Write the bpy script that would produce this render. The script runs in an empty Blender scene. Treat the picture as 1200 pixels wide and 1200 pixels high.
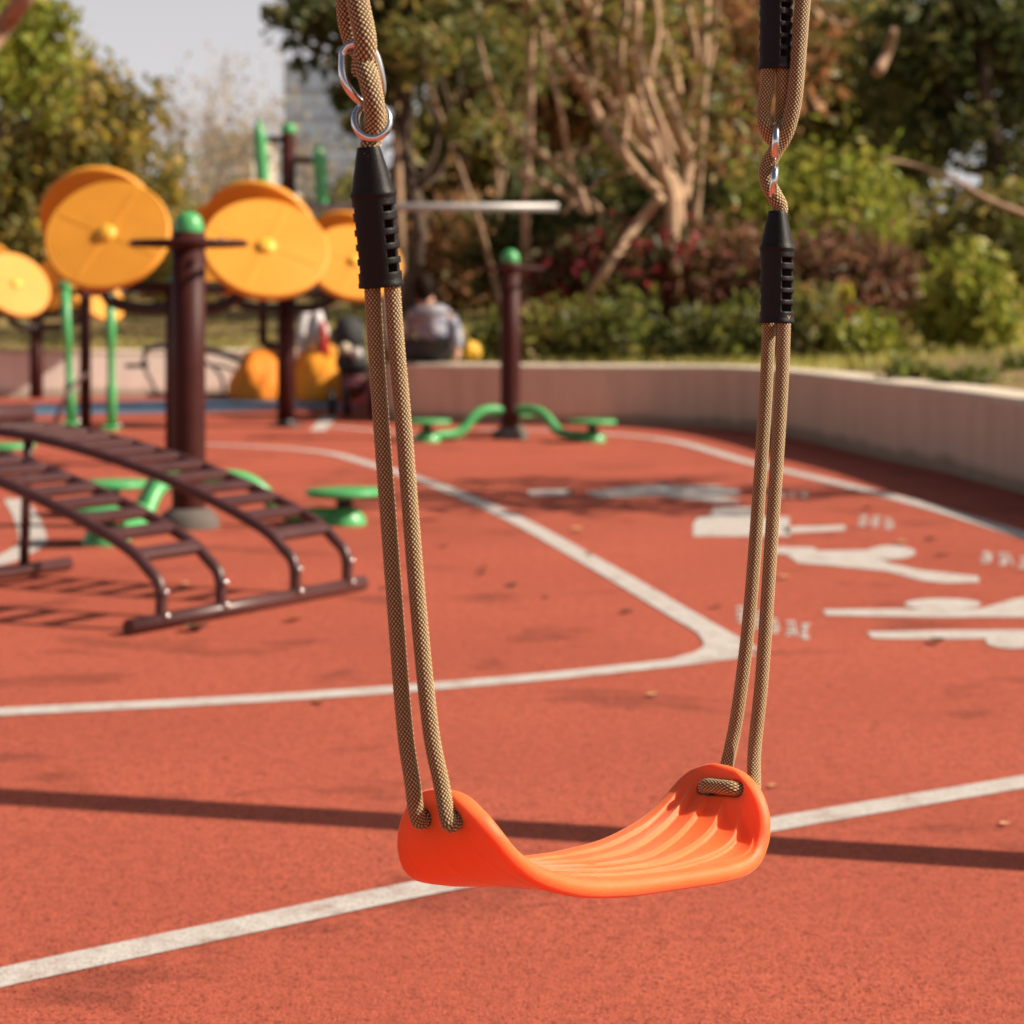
import bpy, math, random
import numpy as np
from mathutils import Vector, Matrix

sc = bpy.context.scene
col = sc.collection
R = math.radians
# ------------------------------------------------------------------ camera, sky, sun, exposure
CAM_H, FPX, HZ = 0.85, 2400.0, 359.0          # eye height, focal length in photo pixels, horizon row
cd = bpy.data.cameras.new('camera')
cam = bpy.data.objects.new('camera', cd); col.objects.link(cam)
cam.location = (0, 0, CAM_H); cam.rotation_euler = (R(90), 0, 0)
cd.sensor_width = 36; cd.lens = 72; cd.shift_y = -(600 - HZ) / 1200
cd.clip_start = 0.05; cd.clip_end = 2000
cd.dof.use_dof = True; cd.dof.focus_distance = 1.80; cd.dof.aperture_fstop = 7.9
sc.camera = cam

SUN = Vector((1.36, -0.13, 1.0)).normalized()
w = bpy.data.worlds.new('World'); sc.world = w; w.use_nodes = True
nt = w.node_tree; nt.nodes.clear()
sky = nt.nodes.new('ShaderNodeTexSky'); sky.sky_type = 'NISHITA'; sky.sun_disc = False
sky.sun_elevation = math.asin(SUN.z); sky.sun_rotation = math.atan2(SUN.x, SUN.y)
sky.air_density = 1.0; sky.dust_density = 6.0; sky.ozone_density = 1.0
hs = nt.nodes.new('ShaderNodeHueSaturation'); hs.inputs['Saturation'].default_value = 0.8; hs.inputs['Value'].default_value = 0.84
bg = nt.nodes.new('ShaderNodeBackground'); bg.inputs[1].default_value = 0.05
wo = nt.nodes.new('ShaderNodeOutputWorld')
nt.links.new(sky.outputs[0], hs.inputs['Color']); 
# pale milky haze low over the horizon, clearing with height
tc = nt.nodes.new('ShaderNodeTexCoord'); sx = nt.nodes.new('ShaderNodeSeparateXYZ'); nt.links.new(tc.outputs['Generated'], sx.inputs[0])
mr = nt.nodes.new('ShaderNodeMapRange'); mr.interpolation_type = 'SMOOTHSTEP'
mr.inputs['From Min'].default_value = 0.10; mr.inputs['From Max'].default_value = 0.38; mr.inputs['To Min'].default_value = 1.0; mr.inputs['To Max'].default_value = 0.0
hm = nt.nodes.new('ShaderNodeMixRGB'); hm.inputs[2].default_value = (9.7, 9.4, 9.7, 1)
nt.links.new(sx.outputs['Z'], mr.inputs['Value']); nt.links.new(mr.outputs[0], hm.inputs[0]); nt.links.new(hs.outputs[0], hm.inputs[1]); nt.links.new(hm.outputs[0], bg.inputs[0]); nt.links.new(bg.outputs[0], wo.inputs[0])
sl = bpy.data.lights.new('sun', 'SUN'); sl.energy = 5.0; sl.angle = R(0.53); sl.color = (1.0, 0.86, 0.70)
so = bpy.data.objects.new('sun', sl); col.objects.link(so)
so.rotation_euler = (-SUN).to_track_quat('-Z', 'Y').to_euler(); so.location = (20, 0, 15)
sc.view_settings.view_transform = 'Standard'; sc.view_settings.look = 'None'
sc.view_settings.exposure = 0.50; sc.view_settings.gamma = 1.0
sc.cycles.max_bounces = 8; sc.cycles.transparent_max_bounces = 8
sc.cycles.use_denoising = True

# ------------------------------------------------------------------ helpers
def P(x, y, Y):                       # the point at depth Y seen at photo pixel (x, y)
    return Vector(((x - 600) * Y / FPX, Y, CAM_H + (HZ - y) * Y / FPX))
def G(x, y, z=0.0):                   # the point of a level at height z seen at (x, y)
    Y = FPX * (CAM_H - z) / (y - HZ)
    return Vector(((x - 600) * Y / FPX, Y, z))

def tag(o, label=None, cat=None, group=None, kind=None):
    if label: o['label'] = label
    if cat: o['category'] = cat
    if group: o['group'] = group
    if kind: o['kind'] = kind
    return o
def thing(name, label, cat, loc=(0, 0, 0), group=None, rz=0):
    o = bpy.data.objects.new(name, None); col.objects.link(o)
    o.location = loc; o.rotation_euler.z = rz; o.empty_display_size = 0.1
    return tag(o, label, cat, group)
def origin_of(o):
    v = Vector((0, 0, 0))
    while o is not None:
        v += o.location; o = o.parent
    return v
def np_mesh(name, V, F, mat, parent=None, smooth=True, uv=None):
    V = np.asarray(V, dtype=np.float32)
    if parent is not None: V = V - np.array(origin_of(parent), dtype=np.float32)
    me = bpy.data.meshes.new(name)
    if isinstance(F, np.ndarray) and F.ndim == 2:
        n, k = F.shape
        me.vertices.add(len(V)); me.vertices.foreach_set('co', V.ravel())
        me.loops.add(n * k); me.loops.foreach_set('vertex_index', F.astype(np.int32).ravel())
        me.polygons.add(n); me.polygons.foreach_set('loop_start', np.arange(0, n * k, k, dtype=np.int32))
        me.update(calc_edges=True)
    else:
        me.from_pydata([tuple(map(float, v)) for v in V], [], [list(map(int, f)) for f in F]); me.update()
    if uv is not None:
        l = me.uv_layers.new(name='UVMap')
        vi = np.empty(len(me.loops), dtype=np.int32); me.loops.foreach_get('vertex_index', vi)
        l.data.foreach_set('uv', np.asarray(uv, dtype=np.float32)[vi].ravel())
    if smooth: me.polygons.foreach_set('use_smooth', np.ones(len(me.polygons), dtype=bool))
    o = bpy.data.objects.new(name, me); col.objects.link(o)
    if mat: me.materials.append(mat)
    if parent is not None: o.parent = parent
    return o

def catmull(pts, n=8):
    pts = [Vector(p) for p in pts]
    if len(pts) < 3: return pts
    q = [2 * pts[0] - pts[1]] + pts + [2 * pts[-1] - pts[-2]]
    out = []
    for i in range(1, len(q) - 2):
        a, b, c, d = q[i - 1], q[i], q[i + 1], q[i + 2]
        for k in range(n):
            t = k / n
            out.append(0.5 * ((2 * b) + (c - a) * t + (2 * a - 5 * b + 4 * c - d) * t * t + (3 * b - a - 3 * c + d) * t ** 3))
    out.append(pts[-1]); return out
def resample(pts, step):
    P_ = np.array([tuple(p) for p in pts]); d = np.r_[0, np.cumsum(np.linalg.norm(np.diff(P_, axis=0), axis=1))]
    n = max(2, int(d[-1] / step) + 1); s = np.linspace(0, d[-1], n)
    return [Vector((np.interp(x, d, P_[:, 0]), np.interp(x, d, P_[:, 1]), np.interp(x, d, P_[:, 2]))) for x in s]

class MB:
    def __init__(s): s.v = []; s.f = []; s.sm = []
    def add(s, v, f, smooth=True):
        b = len(s.v); s.v += [tuple(x) for x in v]; s.f += [[i + b for i in q] for q in f]; s.sm += [smooth] * len(f); return s
    def tube(s, pts, r, seg=12, closed=False, caps=True, flat=None):
        pts = [Vector(p) for p in pts]; n = len(pts)
        rr = r if isinstance(r, (list, tuple)) else [r] * n
        if len(rr) != n: rr = [rr[0] + (rr[-1] - rr[0]) * i / (n - 1) for i in range(n)]
        T = []
        for i in range(n):
            a = pts[(i - 1) % n] if closed or i > 0 else pts[0]; b = pts[(i + 1) % n] if closed or i < n - 1 else pts[-1]
            t = (b - a); T.append(t.normalized() if t.length > 1e-9 else Vector((0, 0, 1)))
        u = T[0].orthogonal().normalized(); v = []; f = []
        for i in range(n):
            u = (u - T[i] * u.dot(T[i])); u = u.normalized() if u.length > 1e-6 else T[i].orthogonal().normalized()
            w_ = T[i].cross(u)
            for k in range(seg):
                a = 2 * math.pi * k / seg
                v.append(pts[i] + (u * math.cos(a) + w_ * math.sin(a)) * rr[i])
        m = n if closed else n - 1
        for i in range(m):
            j = (i + 1) % n
            for k in range(seg):
                l = (k + 1) % seg; f.append([i * seg + k, i * seg + l, j * seg + l, j * seg + k])
        s.add(v, f)
        if caps and not closed:
            s.f.append([len(s.v) - n * seg + k for k in range(seg)][::-1]); s.sm.append(False)
            s.f.append([len(s.v) - seg + k for k in range(seg)]); s.sm.append(False)
        return s
    def lathe(s, prof, M=None, seg=32):
        M = M or Matrix(); v = []; f = []
        for (r, z) in prof:
            for k in range(seg):
                a = 2 * math.pi * k / seg; v.append(M @ Vector((r * math.cos(a), r * math.sin(a), z)))
        for i in range(len(prof) - 1):
            for k in range(seg):
                l = (k + 1) % seg; f.append([i * seg + k, i * seg + l, (i + 1) * seg + l, (i + 1) * seg + k])
        return s.add(v, f)
    def box(s, c, d, M=None, bev=0.0):
        c = Vector(c); x, y, z = d[0] / 2, d[1] / 2, d[2] / 2; M = M or Matrix()
        b = min(bev, x * .9, y * .9, z * .9)
        if b <= 0:
            v = [M @ (c + Vector((sx * x, sy * y, sz * z))) for sz in (-1, 1) for sy in (-1, 1) for sx in (-1, 1)]
            return s.add(v, [[0, 2, 3, 1], [4, 5, 7, 6], [0, 1, 5, 4], [2, 6, 7, 3], [0, 4, 6, 2], [1, 3, 7, 5]], False)
        import bmesh
        bm = bmesh.new(); bmesh.ops.create_cube(bm, size=1)
        for q in bm.verts: q.co = Vector((q.co.x * d[0], q.co.y * d[1], q.co.z * d[2]))
        bmesh.ops.bevel(bm, geom=bm.edges[:], offset=b, segments=2, affect='EDGES', profile=0.6)
        bm.verts.index_update()
        v = [M @ (c + q.co) for q in bm.verts]; f = [[q.index for q in g.verts] for g in bm.faces]; bm.free()
        return s.add(v, f, False)
    def sphere(s, c, r, seg=20, rings=12, M=None):
        c = Vector(c); r = Vector(r) if not isinstance(r, (int, float)) else Vector((r, r, r))
        M = M or Matrix(); v = []; f = []
        for i in range(rings + 1):
            t = math.pi * i / rings
            for k in range(seg):
                a = 2 * math.pi * k / seg
                v.append(c + M @ Vector((r.x * math.sin(t) * math.cos(a), r.y * math.sin(t) * math.sin(a), r.z * math.cos(t))))
        for i in range(rings):
            for k in range(seg):
                l = (k + 1) % seg; f.append([i * seg + k, (i + 1) * seg + k, (i + 1) * seg + l, i * seg + l])
        return s.add(v, f)
    def build(s, name, mat, parent=None):
        o = np_mesh(name, np.array(s.v), s.f, mat, parent, smooth=False)
        o.data.polygons.foreach_set('use_smooth', s.sm); return o

def dup(root, loc, rz, label, skip=()):
    r = root.copy(); col.objects.link(r); r.location = loc; r.rotation_euler.z = rz; r['label'] = label
    for ch in list(root.children):
        c = ch.copy(); col.objects.link(c); c.parent = r
        for g in ch.children:
            d = g.copy(); col.objects.link(d); d.parent = c
    return r

# ------------------------------------------------------------------ materials
def new_mat(name):
    m = bpy.data.materials.new(name); m.use_nodes = True; t = m.node_tree
    return m, t, t.nodes['Principled BSDF']
def N(t, kind, **kw):
    n = t.nodes.new('ShaderNode' + kind)
    for k, v in kw.items():
        if k in n.inputs: n.inputs[k].default_value = v
        else: setattr(n, k, v)
    return n
def ramp(t, stops, interp='LINEAR'):
    n = t.nodes.new('ShaderNodeValToRGB'); e = n.color_ramp.elements; n.color_ramp.interpolation = interp
    while len(e) < len(stops): e.new(0.5)
    for i, (p, c) in enumerate(stops):
        e[i].position = p; e[i].color = (*c, 1) if len(c) == 3 else c
    return n
def simple(name, c, rough=0.5, metal=0.0, var=0.15, scale=8.0, bump=0.0, bscale=60, coat=0.0, spec=0.5):
    m, t, b = new_mat(name)
    co = N(t, 'TexCoord'); no = N(t, 'TexNoise', Scale=scale, Detail=6.0, Roughness=0.65)
    t.links.new(co.outputs['Object'], no.inputs['Vector'])
    r = ramp(t, [(0.25, tuple(x * (1 - var) for x in c)), (0.75, tuple(min(1, x * (1 + var)) for x in c))])
    t.links.new(no.outputs[0], r.inputs[0]); t.links.new(r.outputs[0], b.inputs['Base Color'])
    b.inputs['Roughness'].default_value = rough; b.inputs['Metallic'].default_value = metal
    b.inputs['Coat Weight'].default_value = coat; b.inputs['Specular IOR Level'].default_value = spec
    rr = N(t, 'MapRange'); rr.inputs['To Min'].default_value = max(0.03, rough - 0.1); rr.inputs['To Max'].default_value = min(1, rough + 0.12)
    t.links.new(no.outputs[0], rr.inputs['Value']); t.links.new(rr.outputs[0], b.inputs['Roughness'])
    if bump:
        n2 = N(t, 'TexNoise', Scale=bscale, Detail=4.0); t.links.new(co.outputs['Object'], n2.inputs['Vector'])
        bp = N(t, 'Bump', Strength=bump, Distance=0.002); t.links.new(n2.outputs[0], bp.inputs['Height']); t.links.new(bp.outputs[0], b.inputs['Normal'])
    return m
def leaf_mat(name, cols, trans=0.48, rough=0.55):
    cols = [tuple(min(0.6, x * q_) for x, q_ in zip(c, (2.75, 2.4, 2.1))) for c in cols]
    m, t, b = new_mat(name)
    ge = N(t, 'NewGeometry'); k = len(cols)
    r = ramp(t, [(i / k, c) for i, c in enumerate(cols)], 'CONSTANT')
    t.links.new(ge.outputs['Random Per Island'], r.inputs[0]); t.links.new(r.outputs[0], b.inputs['Base Color'])
    b.inputs['Roughness'].default_value = rough
    tr = N(t, 'BsdfTranslucent'); mx = N(t, 'MixShader'); mx.inputs[0].default_value = trans
    out = t.nodes['Material Output']
    t.links.new(r.outputs[0], tr.inputs[0]); t.links.new(b.outputs[0], mx.inputs[1]); t.links.new(tr.outputs[0], mx.inputs[2]); t.links.new(mx.outputs[0], out.inputs[0])
    return m

STAIN_OFF = (0.35, 0.2, 0)
# red rubber court: granules, wear stains
def court_mat(name, base, stain=True):
    m, t, b = new_mat(name)
    co = N(t, 'TexCoord')
    v = N(t, 'TexVoronoi', Scale=420.0); t.links.new(co.outputs['Object'], v.inputs['Vector'])
    sepc = N(t, 'SeparateColor'); t.links.new(v.outputs['Color'], sepc.inputs[0])
    r1 = ramp(t, [(0.0, tuple(x * 0.45 for x in base)), (0.13, tuple(x * 0.72 for x in base)), (0.3, base), (0.85, tuple(x * 1.12 for x in base)), (1.0, tuple(min(1, x * 1.45) for x in base))])
    t.links.new(sepc.outputs[0], r1.inputs[0])
    n1 = N(t, 'TexNoise', Scale=1.1, Detail=5.0, Roughness=0.6); t.links.new(co.outputs['Object'], n1.inputs['Vector'])
    r2 = ramp(t, [(0.3, (0.84, 0.80, 0.80)), (0.7, (1.06, 1.08, 1.08))]); t.links.new(n1.outputs[0], r2.inputs[0])
    mu = N(t, 'MixRGB', blend_type='MULTIPLY'); mu.inputs[0].default_value = 1
    t.links.new(r1.outputs[0], mu.inputs[1]); t.links.new(r2.outputs[0], mu.inputs[2])
    n3 = N(t, 'TexNoise', Scale=38.0, Detail=5.0, Roughness=0.75); t.links.new(co.outputs['Object'], n3.inputs['Vector'])
    r3 = ramp(t, [(0.32, (0.72, 0.70, 0.70)), (0.5, (1, 1, 1)), (0.72, (1.1, 1.12, 1.12))]); t.links.new(n3.outputs[0], r3.inputs[0])
    mu3 = N(t, 'MixRGB', blend_type='MULTIPLY'); mu3.inputs[0].default_value = 1
    t.links.new(mu.outputs[0], mu3.inputs[1]); t.links.new(r3.outputs[0], mu3.inputs[2])
    # open pits between the granules
    vp = N(t, 'TexVoronoi', Scale=135.0); t.links.new(co.outputs['Object'], vp.inputs['Vector'])
    sp2 = N(t, 'SeparateColor'); t.links.new(vp.outputs['Color'], sp2.inputs[0])
    npz = N(t, 'TexNoise', Scale=2.2, Detail=3.0); t.links.new(co.outputs['Object'], npz.inputs['Vector'])
    ct = N(t, 'MapRange'); ct.inputs['From Min'].default_value = 0.35; ct.inputs['From Max'].default_value = 0.65; ct.inputs['To Min'].default_value = 0.10; ct.inputs['To Max'].default_value = 0.62; t.links.new(npz.outputs[0], ct.inputs['Value'])
    lt = N(t, 'Math', operation='LESS_THAN'); t.links.new(sp2.outputs[1], lt.inputs[0]); t.links.new(ct.outputs[0], lt.inputs[1])
    rp = ramp(t, [(0.0, (1, 1, 1)), (0.30, (0.9, 0.9, 0.9)), (0.42, (0, 0, 0))]); t.links.new(vp.outputs['Distance'], rp.inputs[0])
    pm = N(t, 'Math', operation='MULTIPLY'); t.links.new(rp.outputs[0], pm.inputs[0]); t.links.new(lt.outputs[0], pm.inputs[1])
    mup = N(t, 'MixRGB', blend_type='MULTIPLY'); mup.inputs[2].default_value = (0.50, 0.34, 0.30, 1); t.links.new(pm.outputs[0], mup.inputs[0]); t.links.new(mu3.outputs[0], mup.inputs[1])
    mu3 = mup
    last = mu3
    if stain:
        mp = N(t, 'Mapping'); mp.inputs['Scale'].default_value = (1.35, 1.9, 1); mp.inputs['Location'].default_value = STAIN_OFF
        t.links.new(co.outputs['Object'], mp.inputs[0])
        n2 = N(t, 'TexNoise', Scale=1.35, Detail=6.0, Roughness=0.62, Distortion=0.4); t.links.new(mp.outputs[0], n2.inputs['Vector'])
        r4 = ramp(t, [(0.57, (1, 1, 1)), (0.62, (0.58, 0.56, 0.58)), (0.70, (0.38, 0.38, 0.42))]); t.links.new(n2.outputs[0], r4.inputs[0])
        mu4 = N(t, 'MixRGB', blend_type='MULTIPLY'); mu4.inputs[0].default_value = 0.6
        t.links.new(mu3.outputs[0], mu4.inputs[1]); t.links.new(r4.outputs[0], mu4.inputs[2]); last = mu4
    t.links.new(last.outputs[0], b.inputs['Base Color'])
    b.inputs['Roughness'].default_value = 0.85; b.inputs['Specular IOR Level'].default_value = 0.3
    bp = N(t, 'Bump', Strength=0.55, Distance=0.0018); t.links.new(v.outputs['Distance'], bp.inputs['Height']); t.links.new(bp.outputs[0], b.inputs['Normal'])
    return m
M_court = court_mat('red_rubber', (0.43, 0.097, 0.056))
M_blue = court_mat('blue_rubber', (0.10, 0.19, 0.30), False)
def paint_mat(name):
    m, t, b = new_mat(name); co = N(t, 'TexCoord')
    v = N(t, 'TexVoronoi', Scale=420.0); t.links.new(co.outputs['Object'], v.inputs['Vector'])
    sp = N(t, 'SeparateColor'); t.links.new(v.outputs['Color'], sp.inputs[0])
    r = ramp(t, [(0.0, (0.28, 0.22, 0.20)), (0.12, (0.44, 0.40, 0.37)), (0.4, (0.54, 0.51, 0.49)), (1.0, (0.62, 0.60, 0.57))]); t.links.new(sp.outputs[0], r.inputs[0])
    n = N(t, 'TexNoise', Scale=14.0, Detail=8.0, Roughness=0.75); t.links.new(co.outputs['Object'], n.inputs['Vector'])
    r2 = ramp(t, [(0.32, (0.66, 0.42, 0.36)), (0.42, (0.86, 0.80, 0.78)), (0.54, (1, 1, 1))]); t.links.new(n.outputs[0], r2.inputs[0])
    mu = N(t, 'MixRGB', blend_type='MULTIPLY'); mu.inputs[0].default_value = 1
    t.links.new(r.outputs[0], mu.inputs[1]); t.links.new(r2.outputs[0], mu.inputs[2]); t.links.new(mu.outputs[0], b.inputs['Base Color'])
    b.inputs['Roughness'].default_value = 0.8
    bp = N(t, 'Bump', Strength=0.5, Distance=0.0015); t.links.new(v.outputs['Distance'], bp.inputs['Height']); t.links.new(bp.outputs[0], b.inputs['Normal'])
    return m
M_paint = paint_mat('white_line_paint')
def wall_mat(name, c, streak):
    m, t, b = new_mat(name); co = N(t, 'TexCoord')
    mp = N(t, 'Mapping'); mp.inputs['Scale'].default_value = (5, 5, 0.7); t.links.new(co.outputs['Object'], mp.inputs[0])
    n = N(t, 'TexNoise', Scale=1.6, Detail=7.0, Roughness=0.7); t.links.new(mp.outputs[0], n.inputs['Vector'])
    r = ramp(t, [(0.30, tuple(x * (1 - streak) for x in c)), (0.52, c), (0.75, tuple(min(1, x * 1.12) for x in c))]); t.links.new(n.outputs[0], r.inputs[0])
    # damp dirt line that creeps up from the foot of the wall
    se = N(t, 'SeparateXYZ'); t.links.new(co.outputs['Object'], se.inputs[0])
    n2 = N(t, 'TexNoise', Scale=3.0, Detail=5.0); t.links.new(co.outputs['Object'], n2.inputs['Vector'])
    ad = N(t, 'Math', operation='MULTIPLY_ADD'); ad.inputs[1].default_value = -0.10; t.links.new(n2.outputs[0], ad.inputs[0]); t.links.new(se.outputs['Z'], ad.inputs[2])
    r2 = ramp(t, [(0.0, (0.42, 0.42, 0.38)), (0.045, (1, 1, 1))]); t.links.new(ad.outputs[0], r2.inputs[0])
    mu = N(t, 'MixRGB', blend_type='MULTIPLY'); mu.inputs[0].default_value = 0.8
    t.links.new(r.outputs[0], mu.inputs[1]); t.links.new(r2.outputs[0], mu.inputs[2]); t.links.new(mu.outputs[0], b.inputs['Base Color'])
    b.inputs['Roughness'].default_value = 0.9
    n3 = N(t, 'TexNoise', Scale=70.0, Detail=4.0); t.links.new(co.outputs['Object'], n3.inputs['Vector'])
    bp = N(t, 'Bump', Strength=0.3, Distance=0.004); t.links.new(n3.outputs[0], bp.inputs['Height']); t.links.new(bp.outputs[0], b.inputs['Normal'])
    return m
M_wall = wall_mat('pink_concrete', (0.66, 0.51, 0.39), 0.18)
M_cap = simple('pale_concrete_cap', (0.66, 0.57, 0.46), 0.9, var=0.22, scale=6, bump=0.4)
M_cream = wall_mat('cream_render', (0.86, 0.79, 0.69), 0.10)
M_brown = simple('dark_red_brown_paint', (0.052, 0.012, 0.010), 0.5, var=0.2, scale=10, spec=0.2)
M_ladder = simple('brown_enamel', (0.075, 0.028, 0.027), 0.36, var=0.22, scale=12, coat=0.1)
M_black = simple('black_metal', (0.012, 0.010, 0.010), 0.45)
M_green = simple('green_enamel', (0.075, 0.40, 0.13), 0.38, var=0.12, scale=9, coat=0.15)
M_steel = simple('zinc_bolt', (0.7, 0.7, 0.7), 0.2, 1.0)
M_galv = simple('galvanised_bar', (0.38, 0.37, 0.37), 0.42, 0.25)
M_conc = simple('grey_concrete', (0.11, 0.095, 0.085), 0.9, var=0.25, bump=0.4)
M_disc = simple('orange_yellow_plastic', (0.74, 0.31, 0.026), 0.58, var=0.09, scale=5)
M_hub = simple('yellow_plastic', (0.85, 0.48, 0.05), 0.4, var=0.06)
M_bark = simple('pale_bark', (0.30, 0.19, 0.12), 0.9, var=0.45, scale=7, bump=0.6, bscale=30)
M_barkd = simple('dark_bark', (0.085, 0.055, 0.038), 0.95, var=0.4, scale=7, bump=0.6, bscale=30)
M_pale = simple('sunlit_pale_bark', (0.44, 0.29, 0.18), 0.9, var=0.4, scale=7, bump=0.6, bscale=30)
M_chrome = simple('bright_steel', (0.82, 0.80, 0.78), 0.13, 1.0, var=0.05)

# ------------------------------------------------------------------ ground, court, bank, wall
def ngon_sheet(name, pts, z, mat, kind='structure'):
    o = np_mesh(name, [(p[0], p[1], z) for p in pts], [list(range(len(pts)))], mat, smooth=False)
    return tag(o, kind=kind)
M_earth = simple('bare_earth', (0.16, 0.12, 0.07), 0.95, var=0.4, scale=0.6)
k = 900
ngon_sheet('ground', [(-k, -k), (k, -k), (k, k), (-k, k)], -0.012, M_earth)

WALL = [(-16, 15.6), (-11, 17.2), (-7.5, 18.45), (-5, 19.05), (-3, 19.45), (-1.75, 19.7), (-0.75, 19.86)]
WALL2 = [(-0.74, 19.88), (-0.80, 17.6), (-0.93, 15.7), (-0.92, 15.25), (-0.70, 15.02), (-0.31, 14.86), (0.3, 14.66), (0.9, 14.56), (1.27, 14.42), (1.56, 14.05), (1.775, 13.4), (1.93, 12.5), (2.03, 11.6), (2.13, 11.0),
         (2.215, 10.46), (2.32, 9.27), (2.39, 8.2), (2.45, 7.0), (2.50, 5.0), (2.52, 2.0), (2.52, -4.0)]
def smooth_line(pts, n=5):
    return [(p.x, p.y) for p in catmull([Vector((x, y, 0)) for x, y in pts], n)]
def offset_line(pts, d):
    out = []
    for i in range(len(pts)):
        a = Vector(pts[max(0, i - 1)]); b = Vector(pts[min(len(pts) - 1, i + 1)]); t = (b - a).normalized()
        out.append((pts[i][0] - t.y * d, pts[i][1] + t.x * d))
    return out
def wall_strip(name, line, h, th, mat, label, cap=True):
    inn = line; rows = []
    bev = 0.012
    prof = [(0.0, -0.01), (0.0, h - 0.05)]
    ins = offset_line(inn, 1.0)
    def row(o, z): return [(a[0] + (b[0] - a[0]) * o, a[1] + (b[1] - a[1]) * o, z) for a, b in zip(inn, ins)]
    body = [row(0, -0.01), row(0, h * 0.5), row(0, h - 0.006), row(th, h - 0.006), row(th, -0.01)]
    n = len(inn); V = [p for r_ in body for p in r_]; F = []
    for i in range(len(body) - 1):
        for j in range(n - 1): F.append([i * n + j, i * n + j + 1, (i + 1) * n + j + 1, (i + 1) * n + j][::-1])
    w_ = np_mesh(name, V, F, mat, smooth=False); tag(w_, label, 'wall')
    cp = [row(-0.004, h - 0.035), row(-0.006, h - 0.012), row(0.006, h), row(th - 0.01, h + 0.003), row(th + 0.004, h - 0.012), row(th + 0.004, h - 0.035)]
    V = [p for r_ in cp for p in r_]; F = []
    for i in range(len(cp) - 1):
        for j in range(n - 1): F.append([i * n + j, i * n + j + 1, (i + 1) * n + j + 1, (i + 1) * n + j][::-1])
    np_mesh('coping', V, F, M_cap, w_, smooth=False)
    return w_
L1 = smooth_line(WALL); L2 = smooth_line(WALL2)
wall_strip('low_wall', L1, 0.435, 0.30, M_cream, 'low cream rendered wall below the dry grass bank at the back of the court')
wall_strip('low_wall', L2, 0.43, 0.30, M_wall, 'low pinkish concrete wall curving round the right side of the court')

court = [(-30, -6), (2.55, -6)] + [(p[0] + .05, p[1] + 0.05) for p in L2[::-1]] + [(p[0], p[1] + 0.05) for p in L1[::-1]] + [(-30, 14)]
ngon_sheet('court', court, 0.0, M_court)
bs = [(-16, 14.4), (-7.5, 16.2), (-4.2, 16.9), (-1.6, 17.35), (-1.4, 18.8), (-1.62, 19.0), (-4.4, 18.2), (-7.5, 17.5), (-16, 15.3)]
bs = [G(-60, 486), G(30, 487), G(200, 484), G(300, 481), G(420, 479), G(415, 466), G(300, 467.5), G(200, 469.5), G(30, 474), G(-60, 474)]
ngon_sheet('blue_track', [(p.x, p.y) for p in bs], 0.004, M_blue)

# bank behind both walls
rng = np.random.default_rng(3)
M_bank = None
def bank_mat():
    m, t, b = new_mat('dry_grass_soil'); co = N(t, 'TexCoord')
    n = N(t, 'TexNoise', Scale=1.3, Detail=8.0, Roughness=0.7); t.links.new(co.outputs['Object'], n.inputs['Vector'])
    r = ramp(t, [(0.28, (0.09, 0.09, 0.03)), (0.42, (0.24, 0.18, 0.06)), (0.55, (0.40, 0.26, 0.10)), (0.75, (0.46, 0.30, 0.15))]); t.links.new(n.outputs[0], r.inputs[0])
    n2 = N(t, 'TexNoise', Scale=40.0, Detail=5.0, Roughness=0.8); t.links.new(co.outputs['Object'], n2.inputs['Vector'])
    r2 = ramp(t, [(0.3, (0.5, 0.5, 0.5)), (0.7, (1.2, 1.2, 1.2))]); t.links.new(n2.outputs[0], r2.inputs[0])
    mu = N(t, 'MixRGB', blend_type='MULTIPLY'); mu.inputs[0].default_value = 1
    t.links.new(r.outputs[0], mu.inputs[1]); t.links.new(r2.outputs[0], mu.inputs[2]); t.links.new(mu.outputs[0], b.inputs['Base Color'])
    b.inputs['Roughness'].default_value = 0.95
    bp = N(t, 'Bump', Strength=0.8, Distance=0.03); t.links.new(n2.outputs[0], bp.inputs['Height']); t.links.new(bp.outputs[0], b.inputs['Normal'])
    return m
M_bank = bank_mat()
def bank_z(t): return 0.395 + 0.055 * min(t, 9) + 0.012 * max(0, min(t - 9, 20))
def bank(line, dirs, name):
    ts = [0.1, 0.3, 0.6, 1, 1.6, 2.4, 3.5, 5, 7, 9, 12, 16, 22, 30, 42, 60]
    n = len(line); V = []; F = []
    for i, (p, d) in enumerate(zip(line, dirs)):
        for t_ in ts:
            V.append((p[0] + d[0] * t_, p[1] + d[1] * t_, bank_z(t_) + float(rng.normal(0, 0.012)) * min(1, t_)))
    m_ = len(ts)
    for i in range(n - 1):
        for j in range(m_ - 1): F.append([i * m_ + j, i * m_ + j + 1, (i + 1) * m_ + j + 1, (i + 1) * m_ + j])
    return tag(np_mesh(name, V, F, M_bank), kind='structure')
full = L1 + [(-0.66, 20.0)] + [p for p in L2 if p[1] < 15.3]
dirs = []
for p in full:
    d = Vector((p[0] * 0.45 + 0.3, 1.0)) if p[1] > 13.8 else Vector((1.0, 0.35 + 0.09 * max(0, p[1] - 6)))
    dirs.append(d.normalized())
for _ in range(12):
    dirs = [dirs[0]] + [((dirs[i - 1] + dirs[i] * 2 + dirs[i + 1]).normalized()) for i in range(1, len(dirs) - 1)] + [dirs[-1]]
bank(full, dirs, 'terrain')
pth = [P(1150, 409, 16.5), P(1400, 411, 16.5), P(1400, 402, 18.5), P(1168, 401, 18.5)]
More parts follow.
